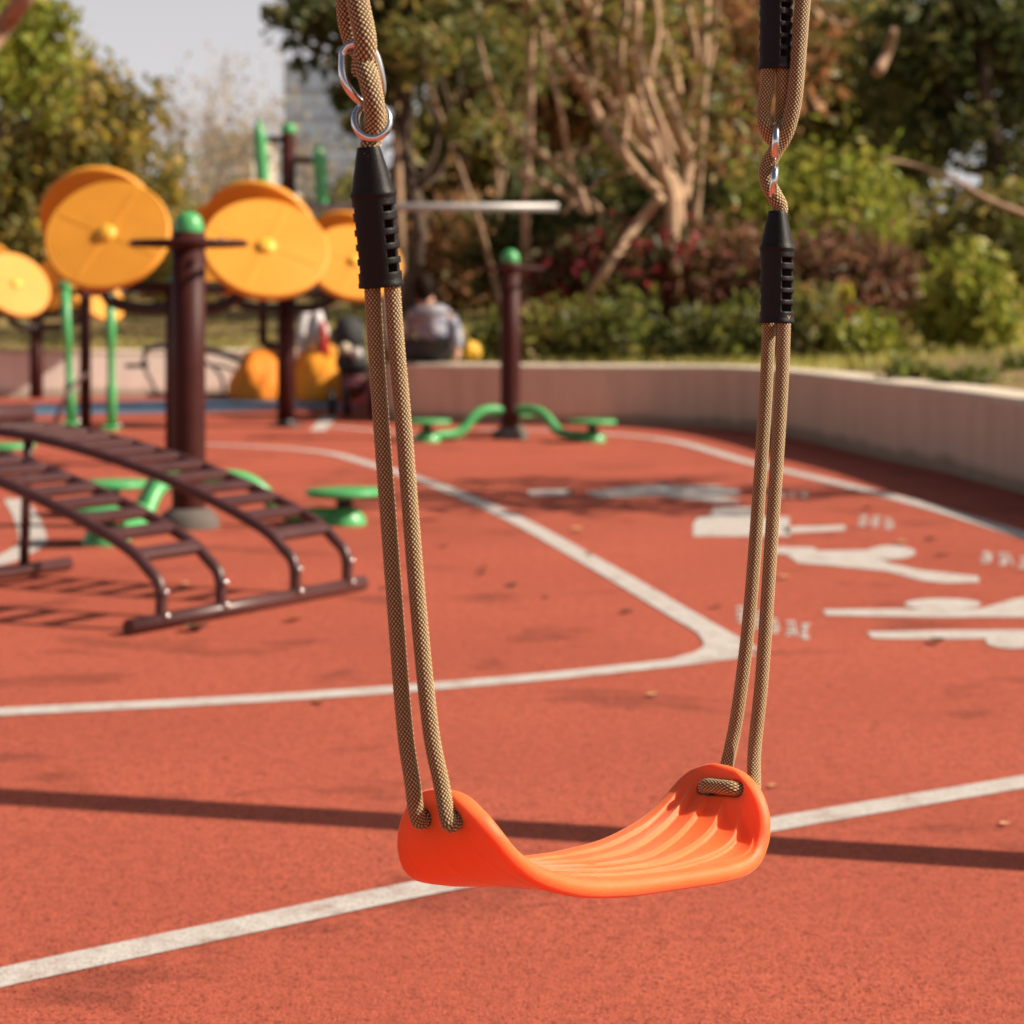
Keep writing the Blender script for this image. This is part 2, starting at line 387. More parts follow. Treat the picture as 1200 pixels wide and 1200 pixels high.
np_mesh('path', [(p.x, p.y, 0.60 + 0.02 * i // 2) for i, p in enumerate(pth)], [[0, 1, 2, 3]], simple('grey_paving', (0.42, 0.42, 0.42), 0.8), smooth=False)['kind'] = 'structure'

# ------------------------------------------------------------------ painted court markings
def line_mark(name, px, width, label, z=0.002, n=8, sm=True):
    pts = [G(*p) for p in px]; pts = catmull(pts, n) if sm else pts
    a = offset_line([(p.x, p.y) for p in pts], width / 2); b = offset_line([(p.x, p.y) for p in pts], -width / 2)
    m_ = len(pts); V = [(x, y, z) for x, y in a] + [(x, y, z) for x, y in b]
    F = [[i, m_ + i, m_ + i + 1, i + 1] for i in range(m_ - 1)]
    return tag(np_mesh(name, V, F, M_paint, smooth=False), kind='structure')
W_ = 0.075
line_mark('painted_line', [(-120, 1178), (0, 1147), (300, 1083), (520, 1037), (740, 1000), (900, 968), (1200, 917), (1330, 895)], 0.072, '')
line_mark('painted_line', [(-100, 843), (0, 835), (200, 825), (400, 813), (600, 797), (720, 785), (800, 776), (850, 769), (872, 765)], 0.085, '', z=0.002)
line_mark('painted_line', [(873, 763), (852, 751), (790, 715), (700, 662), (600, 607), (520, 572), (470, 555), (430, 543), (390, 532), (340, 526), (290, 523), (240, 521)], 0.085, '', z=0.0023)
line_mark('painted_line', [(560, 503), (640, 504.5), (700, 508), (788, 517), (875, 541), (967, 563), (1081, 592), (1200, 628), (1330, 672)], 0.095, '', z=0.0025)
line_mark('painted_line', [(-40, 667), (0, 658), (35, 640), (38, 628), (30, 605), (18, 585)], 0.10, '')
line_mark('painted_line', [(372, 505), (388, 487)], 0.11, '', sm=False)
line_mark('painted_line', [(385, 500), (450, 506), (540, 515)], 0.07, '', z=0.003)
# filled corner of the second line: outer corner is sharp in the photo
cpx = [(800, 776), (863, 752), (862, 764), (855, 771), (830, 779)]
def ground_poly(name, px, z=0.004):
    pts = [G(*p) for p in px]
    return [(p.x, p.y, z) for p in pts]
def flat(name, polys, z, label=None):
    V = []; F = []
    for px in polys:
        b = len(V); V += ground_poly(name, px, z); F.append(list(range(b, len(V))))
    o = np_mesh(name, V, F, M_paint, smooth=False); o['kind'] = 'structure'; return o
flat('painted_corner', [[(772, 778), (800, 769), (814, 765), (823, 760), (825, 754), (821, 747), (812, 738), (796, 725), (840, 745), (874, 763), (874, 767), (840, 772)]], 0.0026)
def ell(cx, cy, rx, ry, n=28):
    return [(cx + rx * math.cos(2 * math.pi * i / n), cy + ry * math.sin(2 * math.pi * i / n)) for i in range(n)]
flat('painted_figure', [[(897, 641), (953, 642), (958, 646), (1015, 645), (1032, 656), (1045, 661), (1075, 668), (1146, 676), (1148, 683), (1110, 684), (1080, 681), (1040, 670), (980, 664), (935, 660), (922, 650), (897, 649)]], 0.002)
flat('painted_figure', [ell(1044, 648, 29, 8)], 0.0024)
flat('painted_figure', [[(964, 715), (1062, 714), (1150, 713.5), (1190, 702), (1215, 698), (1215, 724), (1100, 724), (968, 722)]], 0.002)
flat('painted_figure', [ell(1105, 708.5, 45, 6.5)], 0.0024)
flat('painted_figure', [[(1016, 741), (1100, 739.5), (1215, 738.5), (1215, 748), (1100, 750), (1022, 749)]], 0.002)
flat('painted_figure', [ell(1186, 752, 31, 9)], 0.0024)
flat('painted_figure', [[(618, 575), (668, 574), (670, 581), (620, 581)], [(686, 577), (740, 570), (772, 568), (800, 570), (838, 569), (866, 574), (868, 580), (840, 582), (866, 586), (866, 590), (828, 588), (780, 582), (700, 583)]], 0.002)
flat('painted_figure', [[(812, 614), (818, 607), (832, 605), (836, 596), (880, 595), (884, 607), (925, 606), (925, 629), (812, 629)], [(920, 618), (990, 616), (991, 622), (920, 625)]], 0.002)
# smudged rows of lettering strokes (too worn to read)
def worn_text(cx, cy, w_, h_, n, seed, shear=0.0):
    r = random.Random(seed); polys = []
    for i in range(n):
        x0 = cx - w_ / 2 + w_ * i / n; cw = w_ / n * 0.8; hh = h_ / 2
        yo = shear * (x0 - cx)
        for q in range(4):
            yy = cy + yo - hh + 2 * hh * (q + 0.5) / 4 + r.uniform(-.08, .08) * hh
            a = r.uniform(0, .3) * cw; bb = r.uniform(.6, 1.0) * cw
            polys.append([(x0 + a, yy - hh * .11), (x0 + bb, yy - hh * .13), (x0 + bb, yy + hh * .11), (x0 + a, yy + hh * .13)])
        for q in range(2):
            xa = x0 + cw * r.uniform(.1, .8); t0 = r.uniform(-1, -.2) * hh; t1 = r.uniform(.2, 1) * hh; lean = r.uniform(-.2, .3) * cw
            polys.append([(xa, cy + yo + t0), (xa + cw * .14, cy + yo + t0), (xa + cw * .14 + lean, cy + yo + t1), (xa + lean, cy + yo + t1)])
    V = []; F = []
    for j, px in enumerate(polys):
        b = len(V); V += ground_poly('t', px, 0.0018 + 0.00015 * (j % 7)); F.append(list(range(b, len(V))))
    np_mesh('painted_lettering', V, F, M_paint, smooth=False)['kind'] = 'structure'
worn_text(1028, 613, 46, 15, 3, 1, 0.08); worn_text(1180, 658, 66, 16, 3, 2, 0.15)
worn_text(880, 727, 40, 22, 2, 3, 0.3); worn_text(928, 739, 55, 20, 3, 4, 0.15); worn_text(930, 580, 40, 9, 3, 5)

# ------------------------------------------------------------------ rope
def rope_mat():
    m, t, b = new_mat('braided_rope')
    uv = N(t, 'UVMap'); se = N(t, 'SeparateXYZ'); t.links.new(uv.outputs[0], se.inputs[0])
    def mth(op, a, bb=None, cc=None):
        n = N(t, 'Math', operation=op)
        for i, q in enumerate((a, bb, cc)):
            if q is None: continue
            if isinstance(q, (int, float)): n.inputs[i].default_value = q
            else: t.links.new(q, n.inputs[i])
        return n.outputs[0]
    u, v = se.outputs[0], se.outputs[1]
    p = mth('ADD', u, v); q = mth('SUBTRACT', u, v)
    bp_ = mth('MULTIPLY', mth('ABSOLUTE', mth('SINE', mth('MULTIPLY', p, math.pi))), mth('ABSOLUTE', mth('SINE', mth('MULTIPLY', q, math.pi))))
    fl = mth('FRACT', mth('MULTIPLY', mth('FLOOR', p), 0.5))
    r = ramp(t, [(0.0, (0.022, 0.012, 0.006)), (0.28, (0.09, 0.055, 0.022)), (0.58, (0.44, 0.30, 0.125)), (1.0, (0.88, 0.66, 0.32))]); t.links.new(bp_, r.inputs[0])  # dark brown braid gaps; highlights on the crests are brightened into the colour
    mx = N(t, 'MixRGB', blend_type='MULTIPLY'); t.links.new(mth('MULTIPLY', fl, 0.5), mx.inputs[0]); mx.inputs[2].default_value = (0.75, 0.66, 0.58, 1)
    t.links.new(r.outputs[0], mx.inputs[1]); t.links.new(mx.outputs[0], b.inputs['Base Color'])
    b.inputs['Roughness'].default_value = 0.55; b.inputs['Sheen Weight'].default_value = 0.25
    bm_ = N(t, 'Bump', Strength=0.6, Distance=0.0012); t.links.new(bp_, bm_.inputs['Height']); t.links.new(bm_.outputs[0], b.inputs['Normal'])
    return m
M_rope = rope_mat()
NB, LAM = 13, 0.0040
def rope(name, pts, r, parent, seg=36, step=0.0008, n=10, rough=1.0):
    pts = resample(catmull(pts, n), step); m_ = len(pts)
    A = np.array([tuple(p) for p in pts])
    T = np.gradient(A, axis=0); T /= np.linalg.norm(T, axis=1)[:, None]
    U = np.zeros_like(A); u = np.cross(T[0], [0.3, 0.9, 0.1]); u /= np.linalg.norm(u)
    for i in range(m_):
        u = u - T[i] * u.dot(T[i]); u /= np.linalg.norm(u); U[i] = u
    Wv = np.cross(T, U); l = np.arange(m_) * step
    th = np.arange(seg + 1) / seg
    pp = NB * th[None, :] + (l / LAM)[:, None]; qq = NB * th[None, :] - (l / LAM)[:, None]
    bump = (np.abs(np.sin(np.pi * pp)) * np.abs(np.sin(np.pi * qq))) ** 0.7
    rr = r * (0.91 + 0.16 * bump * rough)
    c, s_ = np.cos(2 * np.pi * th), np.sin(2 * np.pi * th)
    V = A[:, None, :] + (U[:, None, :] * c[None, :, None] + Wv[:, None, :] * s_[None, :, None]) * rr[:, :, None]
    UV = np.stack([np.broadcast_to(NB * th[None, :], (m_, seg + 1)), np.broadcast_to((l / LAM)[:, None], (m_, seg + 1))], -1)
    i, j = np.meshgrid(np.arange(m_ - 1), np.arange(seg), indexing='ij'); k0 = i * (seg + 1) + j
    F = np.stack([k0, k0 + 1, k0 + seg + 2, k0 + seg + 1], -1).reshape(-1, 4)
    return np_mesh(name, V.reshape(-1, 3), F, M_rope, parent, True, UV.reshape(-1, 2))

# ------------------------------------------------------------------ the swing
def seat_mat():
    m, t, b = new_mat('orange_red_moulded_plastic'); co = N(t, 'TexCoord')
    n = N(t, 'TexNoise', Scale=25.0, Detail=5.0); t.links.new(co.outputs['Object'], n.inputs['Vector'])
    r = ramp(t, [(0.3, (0.92, 0.140, 0.030)), (0.7, (0.94, 0.160, 0.038))]); t.links.new(n.outputs[0], r.inputs[0]); t.links.new(r.outputs[0], b.inputs['Base Color'])
    b.inputs['Roughness'].default_value = 0.56; b.inputs['Specular IOR Level'].default_value = 0.45
    nd = N(t, 'TexNoise', Scale=9.0, Detail=9.0, Roughness=0.8); t.links.new(co.outputs['Object'], nd.inputs['Vector'])
    rd_ = ramp(t, [(0.52, (0, 0, 0)), (0.74, (0.16, 0.16, 0.16))]); t.links.new(nd.outputs[0], rd_.inputs[0])
    mxd = N(t, 'MixRGB'); mxd.inputs[2].default_value = (0.80, 0.36, 0.20, 1); t.links.new(rd_.outputs[0], mxd.inputs[0]); t.links.new(r.outputs[0], mxd.inputs[1]); t.links.new(mxd.outputs[0], b.inputs['Base Color'])
    b.inputs['Sheen Weight'].default_value = 0.30; b.inputs['Sheen Roughness'].default_value = 0.35; b.inputs['Sheen Tint'].default_value = (1.0, 0.72, 0.5, 1)
    b.inputs['Subsurface Weight'].default_value = 0.8; b.inputs['Subsurface Radius'].default_value = (1.0, 0.06, 0.02); b.inputs['Subsurface Scale'].default_value = 0.018
    n2 = N(t, 'TexNoise', Scale=900.0, Detail=2.0); t.links.new(co.outputs['Object'], n2.inputs['Vector'])
    bp = N(t, 'Bump', Strength=0.12, Distance=0.0005); t.links.new(n2.outputs[0], bp.inputs['Height']); t.links.new(bp.outputs[0], b.inputs['Normal'])
    return m
M_seat = seat_mat()
def rubber_mat():
    return simple('matt_black_plastic', (0.006, 0.005, 0.005), 0.5, var=0.2, scale=60, bump=0.25, bscale=900, spec=0.3)
M_rub = rubber_mat()

AX = Vector((0.634, 0.774, 0)); WX = Vector((0.600, -0.800, 0))
SO = Vector((0.070, 1.775, 0))
swing = thing('belt_swing', 'orange red curved plastic swing seat hanging on two pairs of tan braided ropes', 'swing', (0.07, 1.775, 0.36))
TH = 0.0155; NR = 300
gentle = [(0.0, 0.351), (0.05, 0.3545), (0.085, 0.3595), (0.1224, 0.369), (0.147, 0.3785), (0.172, 0.3930), (0.190, 0.4080), (0.201, 0.4235), (0.206, 0.4400)]
sharp = [(0.0, 0.351), (0.10, 0.3505), (0.15, 0.3515), (0.178, 0.3555), (0.195, 0.3640), (0.205, 0.3780), (0.2095, 0.396), (0.211, 0.417), (0.2105, 0.4400)]
def half_curve(h):
    p = np.array([tuple(v) for v in resample(catmull([Vector((a_, 0, b_)) for a_, b_ in h], 12), 0.0008)])[:, [0, 2]]
    d = np.r_[0, np.cumsum(np.linalg.norm(np.diff(p, axis=0), axis=1))]; return p, d / d[-1], d[-1]
GC, GD, GLn = half_curve(gentle); SC, SD, SLn = half_curve(sharp)
LT = GLn + SLn
def centre(l, u):                 # l in -1..1 along the belt, u in -1..1 across it -> (s, z) of the underside
    a_ = np.abs(l); g = np.stack([np.interp(a_, GD, GC[:, 0]), np.interp(a_, GD, GC[:, 1])], -1); h = np.stack([np.interp(a_, SD, SC[:, 0]), np.interp(a_, SD, SC[:, 1])], -1)
    t_ = np.clip((u + 1) / 2, 0, 1); t_ = t_ * t_ * (3 - 2 * t_)
    k_ = np.where(l < 0, t_, 1 - t_ ** 1.7)[..., None]
    m_ = g * k_ + h * (1 - k_); s_ = m_[..., 0] * np.sign(l) * np.where(l > 0, 1.035, 1.0); z_ = m_[..., 1]
    return s_ + 0.13 * (z_ - 0.38), z_ - 0.13 * s_
HWM = 0.060
def surf(l, v):
    s_, z_ = centre(l, v / HWM)
    return np.stack([SO.x + AX.x * s_ + WX.x * v, SO.y + AX.y * s_ + WX.y * v, z_], -1)
def surf_n(l, v):
    e = 0.004; dl_ = surf(np.clip(l + e, -1, 1), v) - surf(np.clip(l - e, -1, 1), v); dv_ = surf(l, v + 0.002) - surf(l, v - 0.002)
    n_ = np.cross(dv_, dl_); n_ /= np.linalg.norm(n_, axis=-1)[..., None]; return n_
def seat_geometry():
    seg = 288; H2 = LT / 2
    lin = np.linspace(-1, 1, NR); l1 = np.sin(lin * math.pi / 2) * 0.35 + lin * 0.65   # finer rows near the ends
    dist = l1 * H2; e = H2 - np.abs(dist); RE = 0.056
    g = np.where(e >= RE, 1.0, np.maximum(0, 1 - np.clip((RE - e) / RE, 0, 1) ** 2.2) ** (1 / 2.2))
    hwf = np.where(e > 0.13, HWM, 0.0575 + 0.0025 * e / 0.13); hw = np.maximum(0.0012, hwf * g)
    th = TH * np.where(e > 0.0075, 1.0, np.maximum(0.05, np.sqrt(np.maximum(0, 1 - (np.clip(0.0075 - e, 0, 0.0075) / 0.0075) ** 2))))
    bb = np.linspace(-math.pi / 2, math.pi / 2, seg // 2 + 1)[:-1]
    xx = np.r_[np.sin(bb), -np.sin(bb)]; xx = np.sign(xx) * np.abs(xx) ** 0.9; sa = np.r_[np.ones(seg // 2), -np.ones(seg // 2)]   # top face then underside
    D = dist[:, None]; wv = 0.15 * np.sin(D * 21.0 + 0.6)
    xw = xx[None] + wv * (1 - xx[None] ** 2) ** 1.5 * (sa > 0)[None]
    v = hw[:, None] * xw; rd = np.minimum(th / 2, hw)[:, None]
    ov = np.clip(np.abs(v) - (hw[:, None] - rd), 0, rd)
    o = th[:, None] / 2 * np.sqrt(np.maximum(0, 1 - (ov / rd) ** 2)) * sa[None]
    x = v / hwf[:, None]; E_ = e[:, None]; up_ = (sa > 0.2)[None]
    inside = np.clip((0.80 * g[:, None] - np.abs(x)) / 0.12, 0, 1) * np.clip((E_ - 0.036) / 0.02, 0, 1)
    ph = np.broadcast_to(xx[None] * 3.3 + 0.2, v.shape)
    fr_ = ph - np.floor(ph); flute = np.where(fr_ < 0.80, np.clip(fr_ / 0.80, 0, 1) ** 1.6, 0.5 + 0.5 * np.cos(np.pi * (fr_ - 0.80) / 0.20))
    amp = 0.0050 - 0.0022 * np.clip(1 - np.abs(D) / 0.09, 0, 1)
    o = o + np.where(up_, inside * amp * (flute - 0.75), 0)
    und = (sa < -0.2)[None] & (E_ > 0.035) & (E_ < 0.15)
    fr2 = (x * 1.6 + 7.0 * (0.15 - E_)) % 1.0
    o = o - np.where(und, 0.0006 * np.exp(-((fr2 - .5) / .035) ** 2), 0)
    L_ = np.broadcast_to(l1[:, None], v.shape)
    V = surf(L_, v) + surf_n(L_, v) * (o + TH / 2)[..., None]
    i, k_ = np.meshgrid(np.arange(NR - 1), np.arange(seg), indexing='ij'); k2 = (k_ + 1) % seg
    F = np.stack([i * seg + k_, (i + 1) * seg + k_, (i + 1) * seg + k2, i * seg + k2], -1).reshape(-1, 4).tolist()
    F.append(list(range(seg))); F.append([(NR - 1) * seg + k for k in range(seg)][::-1])
    return V.reshape(-1, 3), F
V, F = seat_geometry()
seat = np_mesh('seat', V, F, M_seat, swing)
def seat_pt(l, v, o):             # metres along the belt, across it, above its underside -> world
    l = np.float64(l / (LT / 2)); v = np.float64(v)
    return Vector(surf(l, v) + surf_n(l, v) * o)
HV = 0.0185
ZT = {(-1, -1): 0.4427, (-1, 1): 0.4490, (1, -1): 0.3890, (1, 1): 0.3960}      # height of each rope hole
def hole_l(sg, v):
    zt = ZT[(sg, 1 if v > 0 else -1)]; a_, b_ = 0.55, 1.0
    for _ in range(40):
        m_ = (a_ + b_) / 2
        if seat_pt(sg * m_ * LT / 2, v, TH / 2).z < zt: a_ = m_
        else: b_ = m_
    return min(sg * a_ * LT / 2 * sg, LT / 2 - 0.019) * sg
HLS = {(sg, q_): hole_l(sg, q_ * HV) for sg in (-1, 1) for q_ in (-1, 1)}
print('HOLES', HLS, LT / 2)
def hole(sg, v, o):
    f_ = (v / HV + 1) / 2
    return seat_pt(HLS[(sg, -1)] * (1 - f_) + HLS[(sg, 1)] * f_, v, o)
cut = MB()
for sg in (-1, 1):
    for v in (-HV, HV):                                   # two rope holes through each end
        a, b = hole(sg, v, -0.012), hole(sg, v, TH + 0.012)
        cut.tube([a, b], 0.0080, 24)
cutter = cut.build('cutter', None)
cut2 = MB()
for sg in (-1, 1):                                        # slot recess on the inner face between the holes
    h0, h1 = hole(sg, -HV, TH), hole(sg, HV, TH); xd = (h1 - h0).normalized()
    n0 = (hole(sg, 0, 0.03) - hole(sg, 0, 0)).normalized(); n0 = (n0 - xd * n0.dot(xd)).normalized(); up = n0.cross(xd)
    hh = (h1 - h0).length / 2; mid = (h0 + h1) / 2; ring = []
    for k in range(32):
        a = 2 * math.pi * k / 32; x = 0.0085 * math.cos(a); y = 0.0085 * math.sin(a); ring.append((x + (hh if x > 0 else -hh), y))
    c0 = mid - n0 * (TH - 0.0065); c1 = mid + n0 * 0.012
    v = [c0 + xd * x + up * y for x, y in ring] + [c1 + xd * x + up * y for x, y in ring]
    f = [[k, (k + 1) % 32, 32 + (k + 1) % 32, 32 + k] for k in range(32)] + [list(range(32))[::-1], [32 + k for k in range(32)]]
    cut2.add(v, f, False)
cutter2 = cut2.build('cutter', None)
import bmesh
for c_ in (cutter, cutter2):
    bm = bmesh.new(); bm.from_mesh(c_.data); bmesh.ops.recalc_face_normals(bm, faces=bm.faces[:]); bm.to_mesh(c_.data); bm.free()
bm = bmesh.new(); bm.from_mesh(seat.data); bmesh.ops.recalc_face_normals(bm, faces=bm.faces[:]); bm.to_mesh(seat.data); bm.free()
for c_ in (cutter, cutter2):
    md = seat.modifiers.new('cut', 'BOOLEAN'); md.operation = 'DIFFERENCE'; md.object = c_; md.solver = 'EXACT'
bpy.context.view_layer.update()
dg = bpy.context.evaluated_depsgraph_get()
me = bpy.data.meshes.new_from_object(seat.evaluated_get(dg)); seat.modifiers.clear(); seat.data = me; me.name = 'seat'
for p in me.polygons: p.use_smooth = True
if hasattr(me, 'set_sharp_from_angle'): me.set_sharp_from_angle(angle=R(50))
for c_ in (cutter, cutter2): bpy.data.objects.remove(c_)

RR = 0.0063
def inner(sg): # the run of rope lying in the slot on the inner face
    return [hole(sg, -HV, TH * 0.8), hole(sg, -HV * .75, TH + 0.0035), hole(sg, 0, TH + 0.0045), hole(sg, HV * .75, TH + 0.0035), hole(sg, HV, TH * 0.8)]
Yl = lambda y: 1.612 - 0.048 * (925 - y) / 925.0
Yr = lambda y: 1.968 + 0.02 * (895 - y) / 895.0
s1 = [(436, 330), (440, 400), (447, 500), (462, 700), (474, 850), (483, 915)]
s2 = [(459, 330), (464, 400), (473, 500), (489, 700), (504, 850), (517, 918)]
ptsL = [P(x, y, Yl(y) + .004) for x, y in s1] + [hole(-1, -HV, -0.007), hole(-1, -HV, 0.004)] + inner(-1) + [hole(-1, HV, 0.004), hole(-1, HV, -0.007)] + [P(x, y, Yl(y) - .004) for x, y in s2[::-1]]
rope('rope', ptsL, RR, swing)
r1 = [(902, 370), (899, 430), (895, 500), (880, 700), (867, 815), (856, 878)]
r2 = [(919, 370), (917, 430), (913, 500), (902, 660), (893, 790), (884, 880)]
ptsR = [P(x, y, Yr(y) + .008) for x, y in r1] + [hole(1, -HV, -0.013), hole(1, -HV, 0.003)] + inner(1) + [hole(1, HV, 0.003), hole(1, HV, -0.013)] + [P(x, y, Yr(y) - .008) for x, y in r2[::-1]]
rope('rope', ptsR, RR, swing)

# slotted rope sleeves
def sleeve(top, bot, name, rx, ry, ax, cone=0.33, slots=5, up=True):
    top, bot = Vector(top), Vector(bot); d = (bot - top); L = d.length; d.normalize()
    ax = (ax - d * ax.dot(d)).normalized(); ay = d.cross(ax)
    seg, rows = 60, []
    body0 = cone * L; nz = slots * 8 + 6
    zs = list(np.linspace(0, body0, 14)) + list(np.linspace(body0, L, nz))[1:]
    def rad(z):
        if z < body0: return 0.52 + 0.48 * (z / body0)
        return 1.0
    V = []
    for z in zs:
        k = rad(z)
        if z >= body0 and z < body0 + 0.003: k = 1.06
        if z > L - 0.004: k = 1.04
        for a_ in range(seg):
            a = 2 * math.pi * a_ / seg
            x = rx * k * abs(math.cos(a)) ** .8 * math.copysign(1, math.cos(a)); y = ry * k * abs(math.sin(a)) ** .8 * math.copysign(1, math.sin(a))
            V.append(top + d * z + ax * x + ay * y)
    F = []
    for i in range(len(zs) - 1):
        zm = (zs[i] + zs[i + 1]) / 2
        for a_ in range(seg):
            am = (a_ + .5) / seg * 360
            openn = False
            if zm > body0 + 0.10 * (L - body0) and zm < L - 0.10 * (L - body0):
                fz = ((zm - body0 - 0.10 * (L - body0)) / (0.80 * (L - body0))) * slots % 1.0
                side = min(abs((am - c_ + 180) % 360 - 180) for c_ in (0, 180))
                if 0.14 < fz < 0.68 and side < 50: openn = True
            if not openn:
                b_ = (a_ + 1) % seg; F.append([i * seg + a_, i * seg + b_, (i + 1) * seg + b_, (i + 1) * seg + a_])
    o = np_mesh(name, V, F, M_rub, swing)
    md = o.modifiers.new('shell', 'SOLIDIFY'); md.thickness = 0.0030; md.offset = -1
    bv = o.modifiers.new('edge', 'BEVEL'); bv.width = 0.0006; bv.segments = 1; bv.limit_method = 'ANGLE'; bv.angle_limit = R(50)
    if hasattr(o.data, 'set_sharp_from_angle'): o.data.set_sharp_from_angle(angle=R(50))
    return o
axL = Vector((0.93, -0.36, 0)); axR = Vector((0.80, -0.60, 0))
sleeve(P(432, 172, Yl(172)), P(447, 336, Yl(336)), 'rope_sleeve', 0.0168, 0.0135, axL)
sleeve(P(911, 247, Yr(247)), P(910, 379, Yr(379)), 'rope_sleeve', 0.0162, 0.0140, axR)
sleeve(P(910, -50, Yr(0)), P(909, 82, Yr(80)), 'rope_sleeve', 0.0162, 0.0140, axR)
sleeve(P(396, -230, Yl(-230)), P(408, -70, Yl(-70)), 'rope_sleeve', 0.0168, 0.0135, axL)
# left: rope and figure-eight ring above the sleeve
d0 = Yl(120)
rope('rope', [P(436, 215, d0 + .002), P(434, 180, d0 + .003), P(435, 165, d0 + .006), P(439, 146, d0 - .001), P(438, 120, d0 - .0085), P(433, 95, d0 - .008), P(428, 78, d0 - .002), P(424, 64, d0 + .010), P(414, 48, d0 + .013), P(407, 20, d0 + .008), P(404, -30, d0 + .004), P(402, -90, d0)], 0.0078, swing, step=0.0008)
rope('rope', [P(425, 84, d0 + .014), P(426, 70, d0 + .004), P(428, 60, d0 - .005), P(427, 40, d0 - .009), P(420, 5, d0 - .008), P(413, -40, d0 - .006), P(408, -90, d0 - .004)], 0.0085, swing, step=0.0008)
m8 = MB()
m8.tube(catmull([P(x, y, d0 + dz) for x, y, dz in [(402, 62, .002), (402, 88, -.001), (410, 106, -.002), (423, 119, .003), (437, 122, .008), (447, 110, .006), (446, 86, .003), (439, 62, .001), (428, 52, -.002), (410, 53, .001), (402, 62, .002)]], 6)[:-1], 0.0033, 12, closed=True)
m8.build('ring', M_chrome, swing)
m8 = MB()
m8.tube([P(436 + 19.5 * math.cos(a), 141 + 21 * math.sin(a), d0 - .005 * math.sin(a) + .001) for a in [2 * math.pi * i / 48 for i in range(48)]], 0.0033, 12, closed=True)
m8.build('ring', M_chrome, swing)
# right: three strands, edge-on ring
e0 = Yr(180)
rope('rope', [P(901, 70, e0), P(899, 100, e0), P(895, 128, e0), P(897, 148, e0 - .002), P(906, 163, e0 + .006), P(914, 152, e0 + .012), P(917, 125, e0 + .006), P(918, 100, e0), P(918, 70, e0)], 0.0068, swing)
rope('rope', [P(975, -420, e0 + .02), P(951, -90, e0 - .004), P(941, 0, e0 - .006), P(936, 60, e0 - .008), P(931, 115, e0 - .008), P(922, 153, e0 - .004), P(908, 178, e0 + .004), P(899, 196, e0 + .006), P(900, 214, e0 + .002), P(908, 230, e0 - .002), P(914, 243, e0), P(911, 262, e0), P(911, 285, e0)], 0.0074, swing)
def side_ring(cx, cy, ry, rd, tilt):
    m_ = MB()
    m_.tube([P(cx + tilt * math.sin(a), cy + ry * math.sin(a), e0 - .004 + rd * math.cos(a)) for a in [2 * math.pi * i / 40 for i in range(40)]], 0.0033, 12, closed=True)
    m_.build('ring', M_chrome, swing)
side_ring(909, 166, 19, 0.016, -1); side_ring(907, 212, 17, 0.014, -2)
# rope tails up to the beam (above the picture)
HLp, HRp = Vector((-0.25, 1.45, 2.2)), Vector((0.33, 1.99, 2.2))
mb = MB(); mb.tube([P(404, -85, d0), HLp], 0.0072, 12); mb.build('rope', M_rope, swing)
mb = MB(); mb.tube([P(975, -418, e0 + .02), HRp], 0.0072, 12); mb.build('rope', M_rope, swing)

# swing frame: stands outside the picture, its raked leg throws the long shadow bar across the court
fr = thing('swing_frame', 'steel swing frame standing outside the view, its leg casting the thin bar of shadow', 'frame', (1.85, 3.33, 0))
E = Vector((1.85, 3.33, 2.2)); E2 = Vector((-1.35, 0.43, 2.2))
mb = MB(); mb.tube([E2, E], 0.038, 20); mb.build('beam', M_brown, fr)
mb = MB(); mb.tube([E, Vector((2.3, 2.757, -0.005))], 0.055, 20); mb.build('leg', M_brown, fr)
mb = MB(); mb.tube([E2, Vector((-1.75, -0.35, -0.005))], 0.055, 20); mb.build('leg', M_brown, fr)
mb = MB(); mb.tube([E2, Vector((-1.95, 0.75, -0.005))], 0.055, 20); mb.build('leg', M_brown, fr)

# ------------------------------------------------------------------ sit-up ladder bench
lad = thing('situp_bench', 'brown steel double curved ladder bench for sit-ups on the red court', 'exercise bench', (-0.99, 5.285, 0))
LB = Vector((-0.99, 5.285, 0)); dS = Vector((-0.84, 0.54, 0)).normalized(); dB = Vector((0.54, 0.84, 0)).normalized()
def lp(s, b, z): return LB + dS * s + dB * b + Vector((0, 0, z))
railp = [(0.0, 0.02), (0.0, 0.06), (0.001, 0.095), (0.012, 0.126), (0.041, 0.152), (0.111, 0.202), (0.25, 0.258), (0.407, 0.309), (0.56, 0.351), (0.719, 0.386), (0.94, 0.424), (1.163, 0.449), (1.5, 0.465), (1.8, 0.460), (2.1, 0.44)]
def rail_z(s): return float(np.interp(s, [a for a, _ in railp[4:]], [z for _, z in railp[4:]]))
BARS = [(0.124, 0.362), (0.684, 0.928)]
mb = MB(); mb.tube([lp(0, 0.0, 0.022), lp(0, 1.007, 0.022)], 0.021, 16); bar = mb.build('base_bar', M_ladder, lad)
mb = MB(); mb.tube([lp(1.08, 0.0, 0.022), lp(1.08, 0.87, 0.022)], 0.021, 16); mb.build('base_bar', M_ladder, lad)
